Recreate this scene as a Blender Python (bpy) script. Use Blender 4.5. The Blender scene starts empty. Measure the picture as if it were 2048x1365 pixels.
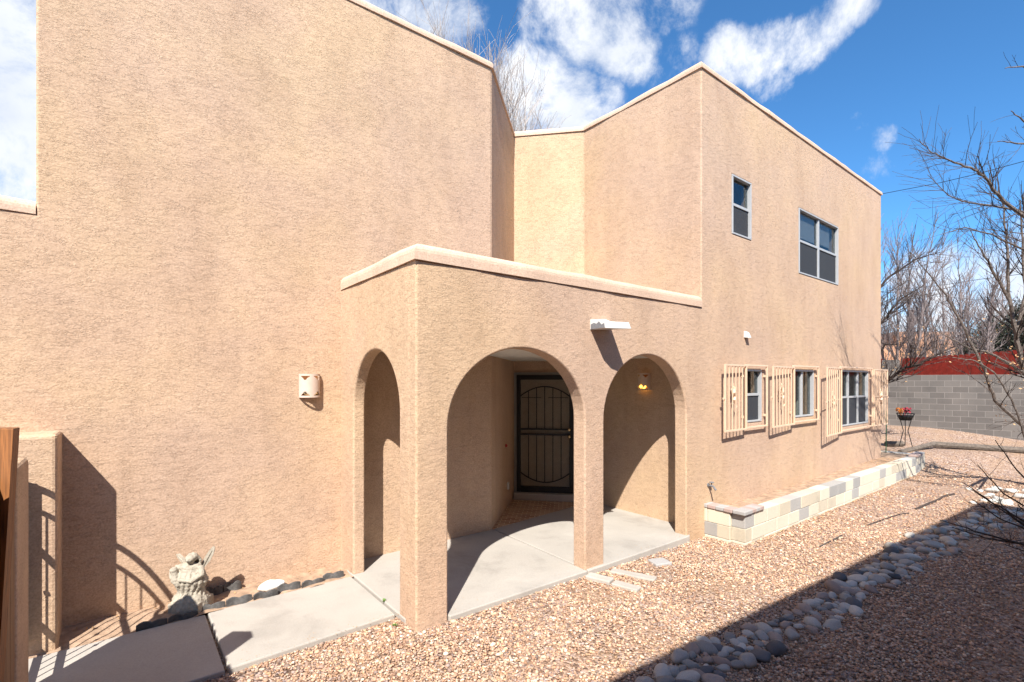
import bpy, bmesh, math, random
import numpy as np
from mathutils import Vector, Matrix, noise as mnoise
random.seed(7); rng = np.random.default_rng(7)
R = math.radians
scene = bpy.context.scene
col = scene.collection

# ---------------------------------------------------------------- camera, light, exposure
HEAD = R(51.809)                                   # viewing direction, measured from the long front wall
cam_d = bpy.data.cameras.new('camera'); cam = bpy.data.objects.new('camera', cam_d); col.objects.link(cam)
cam.location = (0, 0, 2.15); cam.rotation_euler = (R(90), 0, HEAD - R(90))
cam_d.sensor_width = 36; cam_d.lens = 992/2048*36; cam_d.shift_y = 79.5/2048
cam_d.clip_start = .05; cam_d.clip_end = 2000
scene.camera = cam
scene.view_settings.view_transform = 'Standard'; scene.view_settings.look = 'None'
scene.view_settings.exposure = 1.0; scene.view_settings.gamma = 1
FW = Vector((math.cos(HEAD), math.sin(HEAD), 0)); RT = Vector((math.sin(HEAD), -math.cos(HEAD), 0)); UP = Vector((0, 0, 1))
CAM = Vector((0, 0, 2.15))
def at(px, py, d):                                  # point seen at photo pixel, d metres deep
    return CAM + (FW + RT*((px-1024)/992) + UP*((762-py)/992))*d
def view_dir(px, py): return (at(px, py, 1)-CAM).normalized()

SUN = Vector((-1.02, -1.0, 1.53)).normalized()
sun_d = bpy.data.lights.new('sun', 'SUN'); sun = bpy.data.objects.new('sun', sun_d); col.objects.link(sun)
sun_d.energy = 5.0; sun_d.angle = R(.53); sun_d.color = (1, .95, .87)
sun.rotation_euler = SUN.to_track_quat('Z', 'Y').to_euler()

world = bpy.data.worlds.new('World'); scene.world = world; world.use_nodes = True

def build_world():
    nt = world.node_tree; N = nt.nodes; L = nt.links; N.clear()
    out = N.new('ShaderNodeOutputWorld'); bg = N.new('ShaderNodeBackground'); L.new(bg.outputs[0], out.inputs[0])
    sky = N.new('ShaderNodeTexSky'); sky.sky_type = 'NISHITA'; sky.sun_disc = False
    sky.sun_elevation = math.asin(SUN.z); sky.sun_rotation = math.atan2(SUN.x, SUN.y)
    sky.altitude = 1600; sky.air_density = 1.0; sky.dust_density = .3; sky.ozone_density = 3.0
    tc = N.new('ShaderNodeTexCoord')
    def math_(op, a, b=None, clamp=False):
        m = N.new('ShaderNodeMath'); m.operation = op; m.use_clamp = clamp
        for i, v in enumerate((a, b)):
            if v is None: continue
            if isinstance(v, (int, float)): m.inputs[i].default_value = v
            else: L.new(v, m.inputs[i])
        return m.outputs[0]
    nz = N.new('ShaderNodeTexNoise'); nz.inputs['Scale'].default_value = 5.6; nz.inputs['Detail'].default_value = 10
    nz.inputs['Roughness'].default_value = .68; nz.inputs['Distortion'].default_value = .25
    L.new(tc.outputs['Generated'], nz.inputs['Vector'])
    n2 = N.new('ShaderNodeTexNoise'); n2.inputs['Scale'].default_value = 1.6; n2.inputs['Detail'].default_value = 3
    L.new(tc.outputs['Generated'], n2.inputs['Vector'])
    # cloud banks: direction, angular radius (deg), weight
    banks = [((30, 90), 8, 1.0), ((0, 330), 8, 1.0), ((-150, 60), 20, 1), ((800, 0), 9, .75), ((900, 40), 6.5, .62), ((700,-80),14,.8), ((1070, 165), 5.6, 1.15), ((1130, 215), 5.6, 1.1), ((1020, 240), 6, 1.05),
             ((1195, 200), 3.4, .7), ((1100, 30), 4.6, 1.0), ((1160, 50), 5.4, 1.05), ((1225, 75), 4.4, .95), ((1275, 110), 3.2, .75), ((1190, -30), 6.5, .9), ((1330, 0), 4, .5), ((1350,130), 3.5, .42), ((1465, 115), 3.8, 1.0), ((1530, 110), 4.0, 1.05),
             ((1600, 85), 3.6, 1.0), ((1650, 45), 3.2, .95), ((1690, 5), 3.0, .9), ((1545, 165), 3.0, .85), ((1720, 240), 1.6, .55), ((1765,275), 1.8, .42), ((1750, 335), 2, .35), ((1990, 590), 6, 1.15), ((1880, 620), 7, 1.1),
             ((1790, 660), 6, 1.0), ((2100, 600), 8, 1.0), ((1950, 690), 8, 1.0), ((1700, 700), 9, .9)]
    acc = None
    for (p, rad, w) in banks:
        d = view_dir(*p)
        dt = N.new('ShaderNodeVectorMath'); dt.operation = 'DOT_PRODUCT'; L.new(tc.outputs['Generated'], dt.inputs[0]); dt.inputs[1].default_value = d
        mr = N.new('ShaderNodeMapRange'); mr.interpolation_type = 'SMOOTHSTEP'
        mr.inputs['From Min'].default_value = math.cos(R(rad)); mr.inputs['From Max'].default_value = math.cos(R(rad*.12))
        mr.inputs['To Max'].default_value = w
        L.new(dt.outputs['Value'], mr.inputs['Value'])
        acc = mr.outputs[0] if acc is None else math_('MAXIMUM', acc, mr.outputs[0])
    # unseen scattered clouds, added behind the photographer for their ambient light
    back = N.new('ShaderNodeVectorMath'); back.operation = 'DOT_PRODUCT'; L.new(tc.outputs['Generated'], back.inputs[0]); back.inputs[1].default_value = -FW
    bm = N.new('ShaderNodeMapRange'); bm.inputs['From Min'].default_value = -.25; bm.inputs['From Max'].default_value = .3; L.new(back.outputs['Value'], bm.inputs['Value'])
    gen = math_('MULTIPLY', math_('MULTIPLY', n2.outputs[0], .95), bm.outputs[0])
    acc = math_('MAXIMUM', acc, gen)
    v = math_('ADD', math_('MULTIPLY', acc, .62), math_('MULTIPLY', math_('SUBTRACT', nz.outputs[0], .5), 2.1))
    mr = N.new('ShaderNodeMapRange'); mr.interpolation_type = 'SMOOTHSTEP'
    mr.inputs['From Min'].default_value = .17; mr.inputs['From Max'].default_value = .74; L.new(v, mr.inputs['Value'])
    cov = math_('MULTIPLY', mr.outputs[0], math_('MULTIPLY', acc, 4, True))
    tint = N.new('ShaderNodeMix'); tint.data_type = 'RGBA'; tint.blend_type = 'MULTIPLY'; tint.inputs['Factor'].default_value = 1
    L.new(sky.outputs[0], tint.inputs[6]); tint.inputs[7].default_value = (1.0, 1.85, 2.3, 1)
    # cloud colour: bright tops with greyer cores
    cc = N.new('ShaderNodeValToRGB'); cc.color_ramp.elements[0].position = .3; cc.color_ramp.elements[0].color = (7.8, 8.5, 9.7, 1)
    cc.color_ramp.elements[1].position = .6; cc.color_ramp.elements[1].color = (11.5, 11.7, 12.1, 1)
    n3 = N.new('ShaderNodeTexNoise'); n3.inputs['Scale'].default_value = 7; n3.inputs['Detail'].default_value = 5; L.new(tc.outputs['Generated'], n3.inputs['Vector'])
    L.new(n3.outputs[0], cc.inputs[0])
    mx = N.new('ShaderNodeMix'); mx.data_type = 'RGBA'; L.new(cov, mx.inputs['Factor'])
    L.new(tint.outputs[2], mx.inputs[6]); L.new(cc.outputs[0], mx.inputs[7])
    L.new(mx.outputs[2], bg.inputs[0]); bg.inputs[1].default_value = .05
build_world()

# ---------------------------------------------------------------- materials
def newmat(name):
    m = bpy.data.materials.new(name); m.use_nodes = True
    nt = m.node_tree; b = nt.nodes['Principled BSDF']
    return m, nt, nt.nodes, nt.links, b
def noise_n(N, L, vec, scale, detail=4, rough=.55, dist=0, typ=None):
    n = N.new('ShaderNodeTexNoise'); n.inputs['Scale'].default_value = scale; n.inputs['Detail'].default_value = detail
    n.inputs['Roughness'].default_value = rough; n.inputs['Distortion'].default_value = dist
    if typ: n.noise_type = typ
    if vec is not None: L.new(vec, n.inputs['Vector'])
    return n
def ramp(N, L, fac, stops):
    r = N.new('ShaderNodeValToRGB'); e = r.color_ramp.elements
    while len(e) > 1: e.remove(e[-1])
    e[0].position = stops[0][0]; e[0].color = (*stops[0][1], 1)
    for p, c in stops[1:]:
        k = e.new(p); k.color = (*c, 1)
    L.new(fac, r.inputs[0]); return r
def wpos(N, L, sc=(1, 1, 1)):
    g = N.new('ShaderNodeNewGeometry'); mp = N.new('ShaderNodeMapping'); mp.inputs['Scale'].default_value = sc
    L.new(g.outputs['Position'], mp.inputs['Vector']); return mp.outputs[0]
def bump(N, L, h, b, strength=.5, dist=.01, prev=None):
    k = N.new('ShaderNodeBump'); k.inputs['Strength'].default_value = strength; k.inputs['Distance'].default_value = dist
    L.new(h, k.inputs['Height'])
    if prev: L.new(prev.outputs[0], k.inputs['Normal'])
    L.new(k.outputs[0], b.inputs['Normal']); return k

def mixcol(N, L, fac, a, b_, mode='MIX'):
    m = N.new('ShaderNodeMix'); m.data_type = 'RGBA'; m.blend_type = mode
    for i, v in ((0, fac), (6, a), (7, b_)):
        if isinstance(v, (int, float)): m.inputs[i].default_value = v
        elif isinstance(v, tuple): m.inputs[i].default_value = (*v, 1)
        else: L.new(v, m.inputs[i])
    return m.outputs[2]

def stucco(name, c1, c2, c3, bs=1.0):
    m, nt, N, L, b = newmat(name)
    p = wpos(N, L); ps = wpos(N, L, (1, 1, 2.1))
    big = noise_n(N, L, p, .33, 4, .6)
    cr = ramp(N, L, big.outputs[0], [(.38, c1), (.5, c2), (.60, c3)])
    mid = noise_n(N, L, wpos(N, L, (1, 1, .55)), 1.5, 6, .68, .4)
    mv = ramp(N, L, mid.outputs[0], [(.30, (.91, .895, .885)), (.5, (1, 1, 1)), (.70, (1.09, 1.09, 1.08))])
    stk = noise_n(N, L, wpos(N, L, (1, 1, .10)), 5.5, 4, .6)
    sv = ramp(N, L, stk.outputs[0], [(.34, (.96, .957, .955)), (.48, (1, 1, 1))])
    fine = noise_n(N, L, p, 60, 3, .6)
    fr = ramp(N, L, fine.outputs[0], [(.3, (.80, .78, .76)), (.62, (1.06, 1.06, 1.06))])
    # trowelled skip lace: broken curling ridges
    w = noise_n(N, L, ps, 7, 2, .5)
    mixv = N.new('ShaderNodeMix'); mixv.data_type = 'VECTOR'; mixv.inputs[0].default_value = .05
    L.new(ps, mixv.inputs[4]); L.new(w.outputs['Color'], mixv.inputs[5])
    rid = noise_n(N, L, mixv.outputs[1], 21, 3, .55, .9)
    # ridge lines: |n-.5|
    s = N.new('ShaderNodeMath'); s.operation = 'SUBTRACT'; L.new(rid.outputs[0], s.inputs[0]); s.inputs[1].default_value = .5
    a = N.new('ShaderNodeMath'); a.operation = 'ABSOLUTE'; L.new(s.outputs[0], a.inputs[0])
    mr = N.new('ShaderNodeMapRange'); mr.inputs['From Min'].default_value = 0; mr.inputs['From Max'].default_value = .036
    mr.inputs['To Min'].default_value = 1; mr.inputs['To Max'].default_value = 0; mr.interpolation_type = 'SMOOTHSTEP'; L.new(a.outputs[0], mr.inputs['Value'])
    brk = noise_n(N, L, ps, 9, 2, .5); bk = ramp(N, L, brk.outputs[0], [(.42, (0, 0, 0)), (.58, (1, 1, 1))])
    ml = N.new('ShaderNodeMath'); ml.operation = 'MULTIPLY'; L.new(mr.outputs[0], ml.inputs[0]); L.new(bk.outputs[0], ml.inputs[1])
    step = noise_n(N, L, mixv.outputs[1], 17, 2, .5, .6); st = ramp(N, L, step.outputs[0], [(.47, (0, 0, 0)), (.53, (1, 1, 1))])
    h1 = N.new('ShaderNodeMath'); h1.operation = 'MULTIPLY_ADD'; L.new(st.outputs[0], h1.inputs[0]); h1.inputs[1].default_value = .35; L.new(ml.outputs[0], h1.inputs[2])
    k1 = bump(N, L, h1.outputs[0], b, .68*bs, .0048)
    g = noise_n(N, L, p, 140, 3, .7)
    bump(N, L, g.outputs[0], b, .35*bs, .003, k1)
    c = mixcol(N, L, 1.0, mixcol(N, L, 1.0, mixcol(N, L, 1.0, cr.outputs[0], mv.outputs[0], 'MULTIPLY'), sv.outputs[0], 'MULTIPLY'), fr.outputs[0], 'MULTIPLY')
    L.new(c, b.inputs['Base Color']); b.inputs['Roughness'].default_value = .95; b.inputs['Specular IOR Level'].default_value = .15
    return m

def plain(name, c, rough=.6, metal=0, var=.12, scale=14, bs=0.0, spec=.4):
    m, nt, N, L, b = newmat(name)
    p = wpos(N, L); n = noise_n(N, L, p, scale, 5, .6)
    lo = tuple(max(0, x*(1-var)) for x in c); hi = tuple(x*(1+var) for x in c)
    r = ramp(N, L, n.outputs[0], [(.3, lo), (.7, hi)]); L.new(r.outputs[0], b.inputs['Base Color'])
    b.inputs['Roughness'].default_value = rough; b.inputs['Metallic'].default_value = metal; b.inputs['Specular IOR Level'].default_value = spec
    if bs: bump(N, L, noise_n(N, L, p, scale*6, 4, .65).outputs[0], b, bs, .01)
    return m

def concrete(name, c, stain=.16, bs=.2):
    m, nt, N, L, b = newmat(name)
    p = wpos(N, L); a = noise_n(N, L, p, 1.3, 6, .62, .4); f = noise_n(N, L, p, 90, 3, .6)
    r = ramp(N, L, a.outputs[0], [(.34, tuple(x*(1-stain*1.3) for x in c)), (.46, tuple(x*(1-stain*.3) for x in c)), (.58, c), (.70, tuple(x*(1+stain*.5) for x in c))])
    fr = ramp(N, L, f.outputs[0], [(.3, (.88, .88, .87)), (.65, (1.04, 1.04, 1.04))])
    L.new(mixcol(N, L, 1.0, r.outputs[0], fr.outputs[0], 'MULTIPLY'), b.inputs['Base Color'])
    b.inputs['Roughness'].default_value = .88; b.inputs['Specular IOR Level'].default_value = .25
    bump(N, L, noise_n(N, L, p, 160, 3, .7).outputs[0], b, bs, .004)
    return m

def gravel_mat(name, dirt=.5):
    m, nt, N, L, b = newmat(name)
    p = wpos(N, L, (1, 1, .2))
    v = N.new('ShaderNodeTexVoronoi'); v.inputs['Scale'].default_value = 42; L.new(p, v.inputs['Vector'])
    sep = N.new('ShaderNodeSeparateColor'); L.new(v.outputs['Color'], sep.inputs[0])
    r = ramp(N, L, sep.outputs[0], [(0, (.07, .045, .035)), (.2, (.20, .125, .09)), (.45, (.34, .22, .15)), (.7, (.48, .34, .26)), (.88, (.27, .21, .20)), (1, (.58, .48, .40))])
    n = noise_n(N, L, p, .9, 5, .6); d = ramp(N, L, n.outputs[0], [(.42, (0, 0, 0)), (.62, (dirt, dirt, dirt))])
    L.new(mixcol(N, L, d.outputs[0], r.outputs[0], (.36, .235, .145)), b.inputs['Base Color'])
    b.inputs['Roughness'].default_value = .9; b.inputs['Specular IOR Level'].default_value = .2
    bump(N, L, v.outputs['Distance'], b, .9, .02).invert = True
    return m

def attr_mat(name, rough=.85, bs=.3, scale=220, spec=.25):
    m, nt, N, L, b = newmat(name)
    a = N.new('ShaderNodeAttribute'); a.attribute_name = 'Col'
    f = noise_n(N, L, wpos(N, L), scale, 3, .6); fr = ramp(N, L, f.outputs[0], [(.3, (.82, .82, .82)), (.7, (1.1, 1.1, 1.1))])
    L.new(mixcol(N, L, 1.0, a.outputs['Color'], fr.outputs[0], 'MULTIPLY'), b.inputs['Base Color'])
    b.inputs['Roughness'].default_value = rough; b.inputs['Specular IOR Level'].default_value = spec
    if bs: bump(N, L, f.outputs[0], b, bs, .003)
    return m

def bark(name, c1, c2, scale=18):
    m, nt, N, L, b = newmat(name)
    p = wpos(N, L); n = noise_n(N, L, p, scale, 5, .7); r = ramp(N, L, n.outputs[0], [(.32, c1), (.66, c2)])
    L.new(r.outputs[0], b.inputs['Base Color']); b.inputs['Roughness'].default_value = .9; b.inputs['Specular IOR Level'].default_value = .2
    bump(N, L, n.outputs[0], b, .5, .01); return m

def wood(name, c1, c2, axis=(9, 9, .6)):
    m, nt, N, L, b = newmat(name)
    p = wpos(N, L, axis); n = noise_n(N, L, p, 5, 6, .6, 1.4); r = ramp(N, L, n.outputs[0], [(.3, c1), (.7, c2)])
    L.new(r.outputs[0], b.inputs['Base Color']); b.inputs['Roughness'].default_value = .7
    bump(N, L, n.outputs[0], b, .3, .004); return m

def glass(name, tint=(.75, .8, .82), refl=1.0):
    m, nt, N, L, b = newmat(name); N.remove(b)
    out = N['Material Output']; t = N.new('ShaderNodeBsdfTransparent'); t.inputs[0].default_value = (*tint, 1)
    g = N.new('ShaderNodeBsdfGlossy'); g.inputs['Roughness'].default_value = .015
    f = N.new('ShaderNodeFresnel'); f.inputs[0].default_value = 1.55
    mu = N.new('ShaderNodeMath'); mu.operation = 'MULTIPLY'; mu.use_clamp = True; L.new(f.outputs[0], mu.inputs[0]); mu.inputs[1].default_value = refl
    mx = N.new('ShaderNodeMixShader'); L.new(mu.outputs[0], mx.inputs[0]); L.new(t.outputs[0], mx.inputs[1]); L.new(g.outputs[0], mx.inputs[2])
    L.new(mx.outputs[0], out.inputs[0]); return m
def screen(name, c, fac):
    m, nt, N, L, b = newmat(name); out = N['Material Output']
    b.inputs['Base Color'].default_value = (*c, 1); b.inputs['Roughness'].default_value = .8
    t = N.new('ShaderNodeBsdfTransparent'); mx = N.new('ShaderNodeMixShader'); mx.inputs[0].default_value = fac
    L.new(t.outputs[0], mx.inputs[1]); L.new(b.outputs[0], mx.inputs[2]); L.new(mx.outputs[0], out.inputs[0]); return m
def emis(name, c, s):
    m, nt, N, L, b = newmat(name); b.inputs['Base Color'].default_value = (*c, 1)
    b.inputs['Emission Color'].default_value = (*c, 1); b.inputs['Emission Strength'].default_value = s; return m

M = {}
M['stucco'] = stucco('house stucco', (.495, .35, .258), (.522, .366, .255), (.538, .38, .25))
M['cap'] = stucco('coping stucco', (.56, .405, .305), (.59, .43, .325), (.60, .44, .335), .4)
M['concrete'] = concrete('walk concrete', (.395, .365, .33))
M['oldconcrete'] = concrete('weathered concrete', (.40, .37, .33), .3, .4)
M['soil'] = plain('planter soil', (.36, .25, .175), .95, 0, .35, 9, .8, .1)
M['ceil'] = plain('painted ceiling', (.62, .60, .55), .9)
M['gravel'] = gravel_mat('gravel ground')
M['peb'] = attr_mat('gravel pebbles', .85, 0)
M['alu'] = plain('white window frame', (.38, .385, .39), .45, 0, .05)
M['glass'] = glass('window glass', (.72, .75, .76), .30)
M['scr'] = screen('insect screen', (.035, .038, .045), .80)
M['scr2'] = screen('door screen', (.06, .055, .05), .22)
M['grille'] = plain('peach painted steel', (.66, .475, .335), .5, 0, .06)
M['black'] = plain('black painted steel', (.008, .008, .009), .45, 0, .1)
M['doorp'] = plain('beige door panel', (.60, .50, .38), .6, 0, .08)
M['brass'] = plain('brass', (.80, .66, .40), .25, 1, .05)
M['interior'] = plain('interior paint', (.66, .63, .54), .9, 0, .04)
M['dark'] = plain('dark interior', (.05, .05, .055), .9)
M['blind'] = plain('roller blind', (.42, .43, .44), .8, 0, .03)
M['sconce'] = plain('peach ceramic', (.57, .445, .365), .6, 0, .05)
M['bulb'] = emis('warm bulb', (1, .52, .07), 2.6)
M['white'] = plain('white painted metal', (.58, .575, .56), .5, 0, .06)
M['white_stone'] = plain('white stone', (.85, .83, .79), .9, 0, .08, 30, .5)
M['cream'] = concrete('cream block', (.60, .545, .44), .07, .25)
M['grey'] = concrete('grey block', (.33, .32, .305), .08, .35)
M['cream2'] = concrete('worn cream block', (.52, .46, .36), .16, .3)
M['grey2'] = concrete('worn grey block', (.38, .365, .345), .14, .35)
M['pinkcap'] = concrete('pink paver', (.40, .30, .27), .15, .3)
M['greycap'] = concrete('grey paver', (.37, .355, .345), .15, .3)
M['edging'] = plain('dark edging', (.10, .096, .094), .85, 0, .3, 30, .5, .2)
M['angel'] = plain('cast stone', (.36, .32, .26), .9, 0, .22, 22, .45, .15)
M['redwood'] = plain('red stained pickets', (.115, .012, .008), .8, 0, .25, 7, .3, .1)
M['timber'] = plain('weathered timber', (.13, .105, .085), .95, 0, .4, 14, .7)
M['brownwood'] = wood('stained cedar', (.10, .036, .010), (.34, .13, .035))
M['fencewood'] = wood('fence cedar', (.14, .07, .03), (.28, .14, .06))
M['bark_near'] = bark('near bark', (.05, .04, .034), (.22, .18, .155), 26)
M['bark_dark'] = bark('dark bark', (.025, .018, .016), (.10, .075, .065), 26)
M['bark_far'] = bark('far bark', (.07, .055, .052), (.20, .16, .145), 9)
M['bark_mid'] = bark('grey twigs', (.11, .085, .08), (.27, .22, .21), 9)
M['bark_pale'] = bark('pale twigs', (.26, .22, .20), (.44, .39, .36), 9)
M['leaf'] = plain('dry leaf', (.42, .25, .12), .8, 0, .3, 20)
M['needle'] = plain('juniper foliage', (.05, .055, .035), .9, 0, .45, 8)
M['weed'] = plain('weed green', (.11, .20, .04), .8, 0, .3, 40)
M['green'] = plain('green stake', (.03, .12, .06), .6)
M['flower_red'] = plain('red silk flower', (.22, .015, .03), .8, 0, .3, 60)
M['flower_orange'] = plain('orange silk flower', (.42, .13, .02), .8, 0, .3, 60)
M['tanwall'] = plain('tan far wall', (.42, .22, .13), .95, 0, .08, 1)
M['rustpole'] = plain('rusty pole', (.09, .05, .04), .9, 0, .3, 6)
M['patch'] = plain('flaking grey paint', (.16, .16, .17), .7, 0, .15, 50)
M['redcap'] = plain('red bell button', (.35, .02, .02), .5)
M['dirtw'] = plain('drip pipe plastic', (.06, .05, .045), .8)

def cmu_mat(scale_len=.4, h=.2):
    m, nt, N, L, b = newmat('concrete block wall')
    u = N.new('ShaderNodeTexCoord')
    br = N.new('ShaderNodeTexBrick'); br.inputs['Scale'].default_value = 1; br.inputs['Brick Width'].default_value = scale_len; br.inputs['Row Height'].default_value = h
    br.inputs['Mortar Size'].default_value = .007; br.inputs['Mortar Smooth'].default_value = .2; br.inputs['Bias'].default_value = 0
    br.inputs['Color1'].default_value = (.105, .094, .088, 1); br.inputs['Color2'].default_value = (.15, .135, .125, 1); br.inputs['Mortar'].default_value = (.215, .195, .18, 1)
    L.new(u.outputs['UV'], br.inputs['Vector'])
    n = noise_n(N, L, wpos(N, L), 1.4, 5, .6); fr = ramp(N, L, n.outputs[0], [(.3, (.86, .86, .86)), (.7, (1.12, 1.1, 1.08))])
    L.new(mixcol(N, L, 1.0, br.outputs[0], fr.outputs[0], 'MULTIPLY'), b.inputs['Base Color']); b.inputs['Roughness'].default_value = .95
    bump(N, L, noise_n(N, L, wpos(N, L), 60, 3, .6).outputs[0], b, .3, .01); return m
M['cmu'] = cmu_mat()
def tile_mat():
    m, nt, N, L, b = newmat('entry tile'); p = wpos(N, L)
    mp = N.new('ShaderNodeMapping'); mp.inputs['Rotation'].default_value = (0, 0, R(45)); L.new(p, mp.inputs[0])
    br = N.new('ShaderNodeTexBrick'); br.offset = .5; br.inputs['Scale'].default_value = 1; br.inputs['Brick Width'].default_value = .15; br.inputs['Row Height'].default_value = .075
    br.inputs['Mortar Size'].default_value = .008; br.inputs['Color1'].default_value = (.30, .13, .06, 1); br.inputs['Color2'].default_value = (.50, .30, .16, 1); br.inputs['Mortar'].default_value = (.62, .50, .36, 1)
    L.new(mp.outputs[0], br.inputs['Vector']); L.new(br.outputs[0], b.inputs['Base Color']); b.inputs['Roughness'].default_value = .55
    return m
M['tile'] = tile_mat()

# ---------------------------------------------------------------- helpers
def tag(o, label=None, cat=None, group=None, kind=None):
    if label: o['label'] = label
    if cat: o['category'] = cat
    if group: o['group'] = group
    if kind: o['kind'] = kind
    return o
WLOC = {}
def wl(o): return WLOC.get(o.name, Vector((0, 0, 0)))
def empty(name, loc, label=None, cat=None, group=None):
    o = bpy.data.objects.new(name, None); col.objects.link(o); o.location = loc; o.empty_display_size = .2
    WLOC[o.name] = Vector(loc); tag(o, label, cat, group); return o

class MB:
    def __init__(s): s.v = []; s.f = []; s.uv = None
    def add(s, vs, fs):
        n = len(s.v); s.v += [tuple(v) for v in vs]; s.f += [tuple(i+n for i in f) for f in fs]; return s
    def box(s, lo, hi, mat=None):
        x0, y0, z0 = lo; x1, y1, z1 = hi
        vs = [Vector(p) for p in ((x0,y0,z0),(x1,y0,z0),(x1,y1,z0),(x0,y1,z0),(x0,y0,z1),(x1,y0,z1),(x1,y1,z1),(x0,y1,z1))]
        if mat is not None: vs = [mat @ v for v in vs]
        return s.add(vs, [(0,3,2,1),(4,5,6,7),(0,1,5,4),(1,2,6,5),(2,3,7,6),(3,0,4,7)])
    def prism(s, pts, z0, z1, mat=None):                       # plan polygon, counter clockwise
        n = len(pts); vs = [Vector((x, y, z0)) for x, y in pts] + [Vector((x, y, z1)) for x, y in pts]
        if mat is not None: vs = [mat @ v for v in vs]
        return s.add(vs, [tuple(range(n-1, -1, -1)), tuple(range(n, 2*n))] + [(i, (i+1) % n, n+(i+1) % n, n+i) for i in range(n)])
    def tube(s, pts, rad, n=6, cap=True):
        pts = [Vector(p) for p in pts]; m = len(pts)
        if not hasattr(rad, '__len__'): rad = [rad]*m
        vs = []; up = Vector((0, 0, 1)); prevn = None
        for i, p in enumerate(pts):
            t = (pts[min(i+1, m-1)] - pts[max(i-1, 0)])
            t = t.normalized() if t.length > 1e-9 else Vector((0, 0, 1))
            a = prevn if prevn is not None else (Vector((1, 0, 0)) if abs(t.z) > .9 else up)
            a = (a - t*a.dot(t)); a = a.normalized() if a.length > 1e-6 else t.orthogonal().normalized()
            prevn = a; b = t.cross(a)
            for k in range(n):
                q = 2*math.pi*k/n; vs.append(p + (a*math.cos(q)+b*math.sin(q))*rad[i])
        fs = [(i*n+k, i*n+(k+1) % n, (i+1)*n+(k+1) % n, (i+1)*n+k) for i in range(m-1) for k in range(n)]
        if cap: fs += [tuple(range(n-1, -1, -1)), tuple((m-1)*n+k for k in range(n))]
        return s.add(vs, fs)
    def lathe(s, prof, n=16, c=(0, 0, 0), mat=None):
        vs = []; c = Vector(c)
        for r, z in prof:
            for k in range(n):
                v = Vector((r*math.cos(2*math.pi*k/n), r*math.sin(2*math.pi*k/n), z))
                vs.append((mat @ v if mat is not None else v) + c)
        m = len(prof)
        return s.add(vs, [(i*n+k, i*n+(k+1) % n, (i+1)*n+(k+1) % n, (i+1)*n+k) for i in range(m-1) for k in range(n)] + [tuple(range(n-1, -1, -1)), tuple((m-1)*n+k for k in range(n))])
    def ball(s, c, r, nu=10, nv=7, mat=None):
        c = Vector(c); rx, ry, rz = r if hasattr(r, '__len__') else (r, r, r); vs = []
        for i in range(nv+1):
            a = math.pi*i/nv
            for k in range(nu):
                q = 2*math.pi*k/nu; v = Vector((rx*math.sin(a)*math.cos(q), ry*math.sin(a)*math.sin(q), rz*math.cos(a)))
                vs.append((mat @ v if mat is not None else v)+c)
        return s.add(vs, [(i*nu+k, (i+1)*nu+k, (i+1)*nu+(k+1) % nu, i*nu+(k+1) % nu) for i in range(nv) for k in range(nu)])
    def build(s, name, mat, parent=None, bevel=0, seg=2, smooth=False, label=None):
        me = bpy.data.meshes.new(name); off = wl(parent) if parent else Vector((0, 0, 0))
        me.from_pydata([(v[0]-off.x, v[1]-off.y, v[2]-off.z) for v in s.v], [], s.f); me.update()
        if mat is not None: me.materials.append(M[mat] if isinstance(mat, str) else mat)
        if smooth: me.polygons.foreach_set('use_smooth', [True]*len(me.polygons))
        o = bpy.data.objects.new(name, me); col.objects.link(o)
        if parent: o.parent = parent
        WLOC[o.name] = off
        if bevel:
            b = o.modifiers.new('bevel', 'BEVEL'); b.width = bevel; b.segments = seg; b.limit_method = 'ANGLE'; b.angle_limit = R(35)
        if label: o['label'] = label
        return o
def top(mb, name, mat, loc, label, cat, group=None, kind=None, **kw):   # a top-level thing that is one mesh with its origin at loc
    loc = Vector(loc); mb.v = [(v[0]-loc.x, v[1]-loc.y, v[2]-loc.z) for v in mb.v]
    o = mb.build(name, mat, None, **kw); o.location = loc; WLOC[o.name] = loc; return tag(o, label, cat, group, kind)

def wall_panel(name, mat, parent, outer, holes, thick, M4, bevel=.024):
    """Solid wall from a 2D outline (u, v) with openings and rounded arrises; M4 maps (u, v, w) to the world."""
    cu = bpy.data.curves.new(name, 'CURVE'); cu.dimensions = '2D'; cu.fill_mode = 'BOTH'
    cu.extrude = thick/2-bevel; cu.bevel_depth = bevel; cu.bevel_resolution = 4; cu.offset = -bevel
    for ring in [outer]+holes:
        sp = cu.splines.new('POLY'); sp.points.add(len(ring)-1); sp.use_cyclic_u = True
        for i, (u, v) in enumerate(ring): sp.points[i].co = (u, v, 0, 1)
    tmp = bpy.data.objects.new('tmp', cu); col.objects.link(tmp)
    me = bpy.data.meshes.new_from_object(tmp.evaluated_get(bpy.context.evaluated_depsgraph_get()))
    bpy.data.objects.remove(tmp); bpy.data.curves.remove(cu)
    me.name = name
    me.transform(Matrix.Translation((-wl(parent))) @ M4 @ Matrix.Translation((0, 0, thick/2)) if parent else M4 @ Matrix.Translation((0, 0, thick/2)))
    me.materials.clear(); me.materials.append(M[mat])
    bm = bmesh.new(); bm.from_mesh(me); bmesh.ops.remove_doubles(bm, verts=bm.verts, dist=1e-5); bmesh.ops.recalc_face_normals(bm, faces=bm.faces)
    bm.to_mesh(me); bm.free(); me.polygons.foreach_set('use_smooth', [False]*len(me.polygons))
    o = bpy.data.objects.new(name, me); col.objects.link(o)
    if parent: o.parent = parent
    WLOC[o.name] = wl(parent) if parent else Vector((0, 0, 0))
    return o
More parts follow.
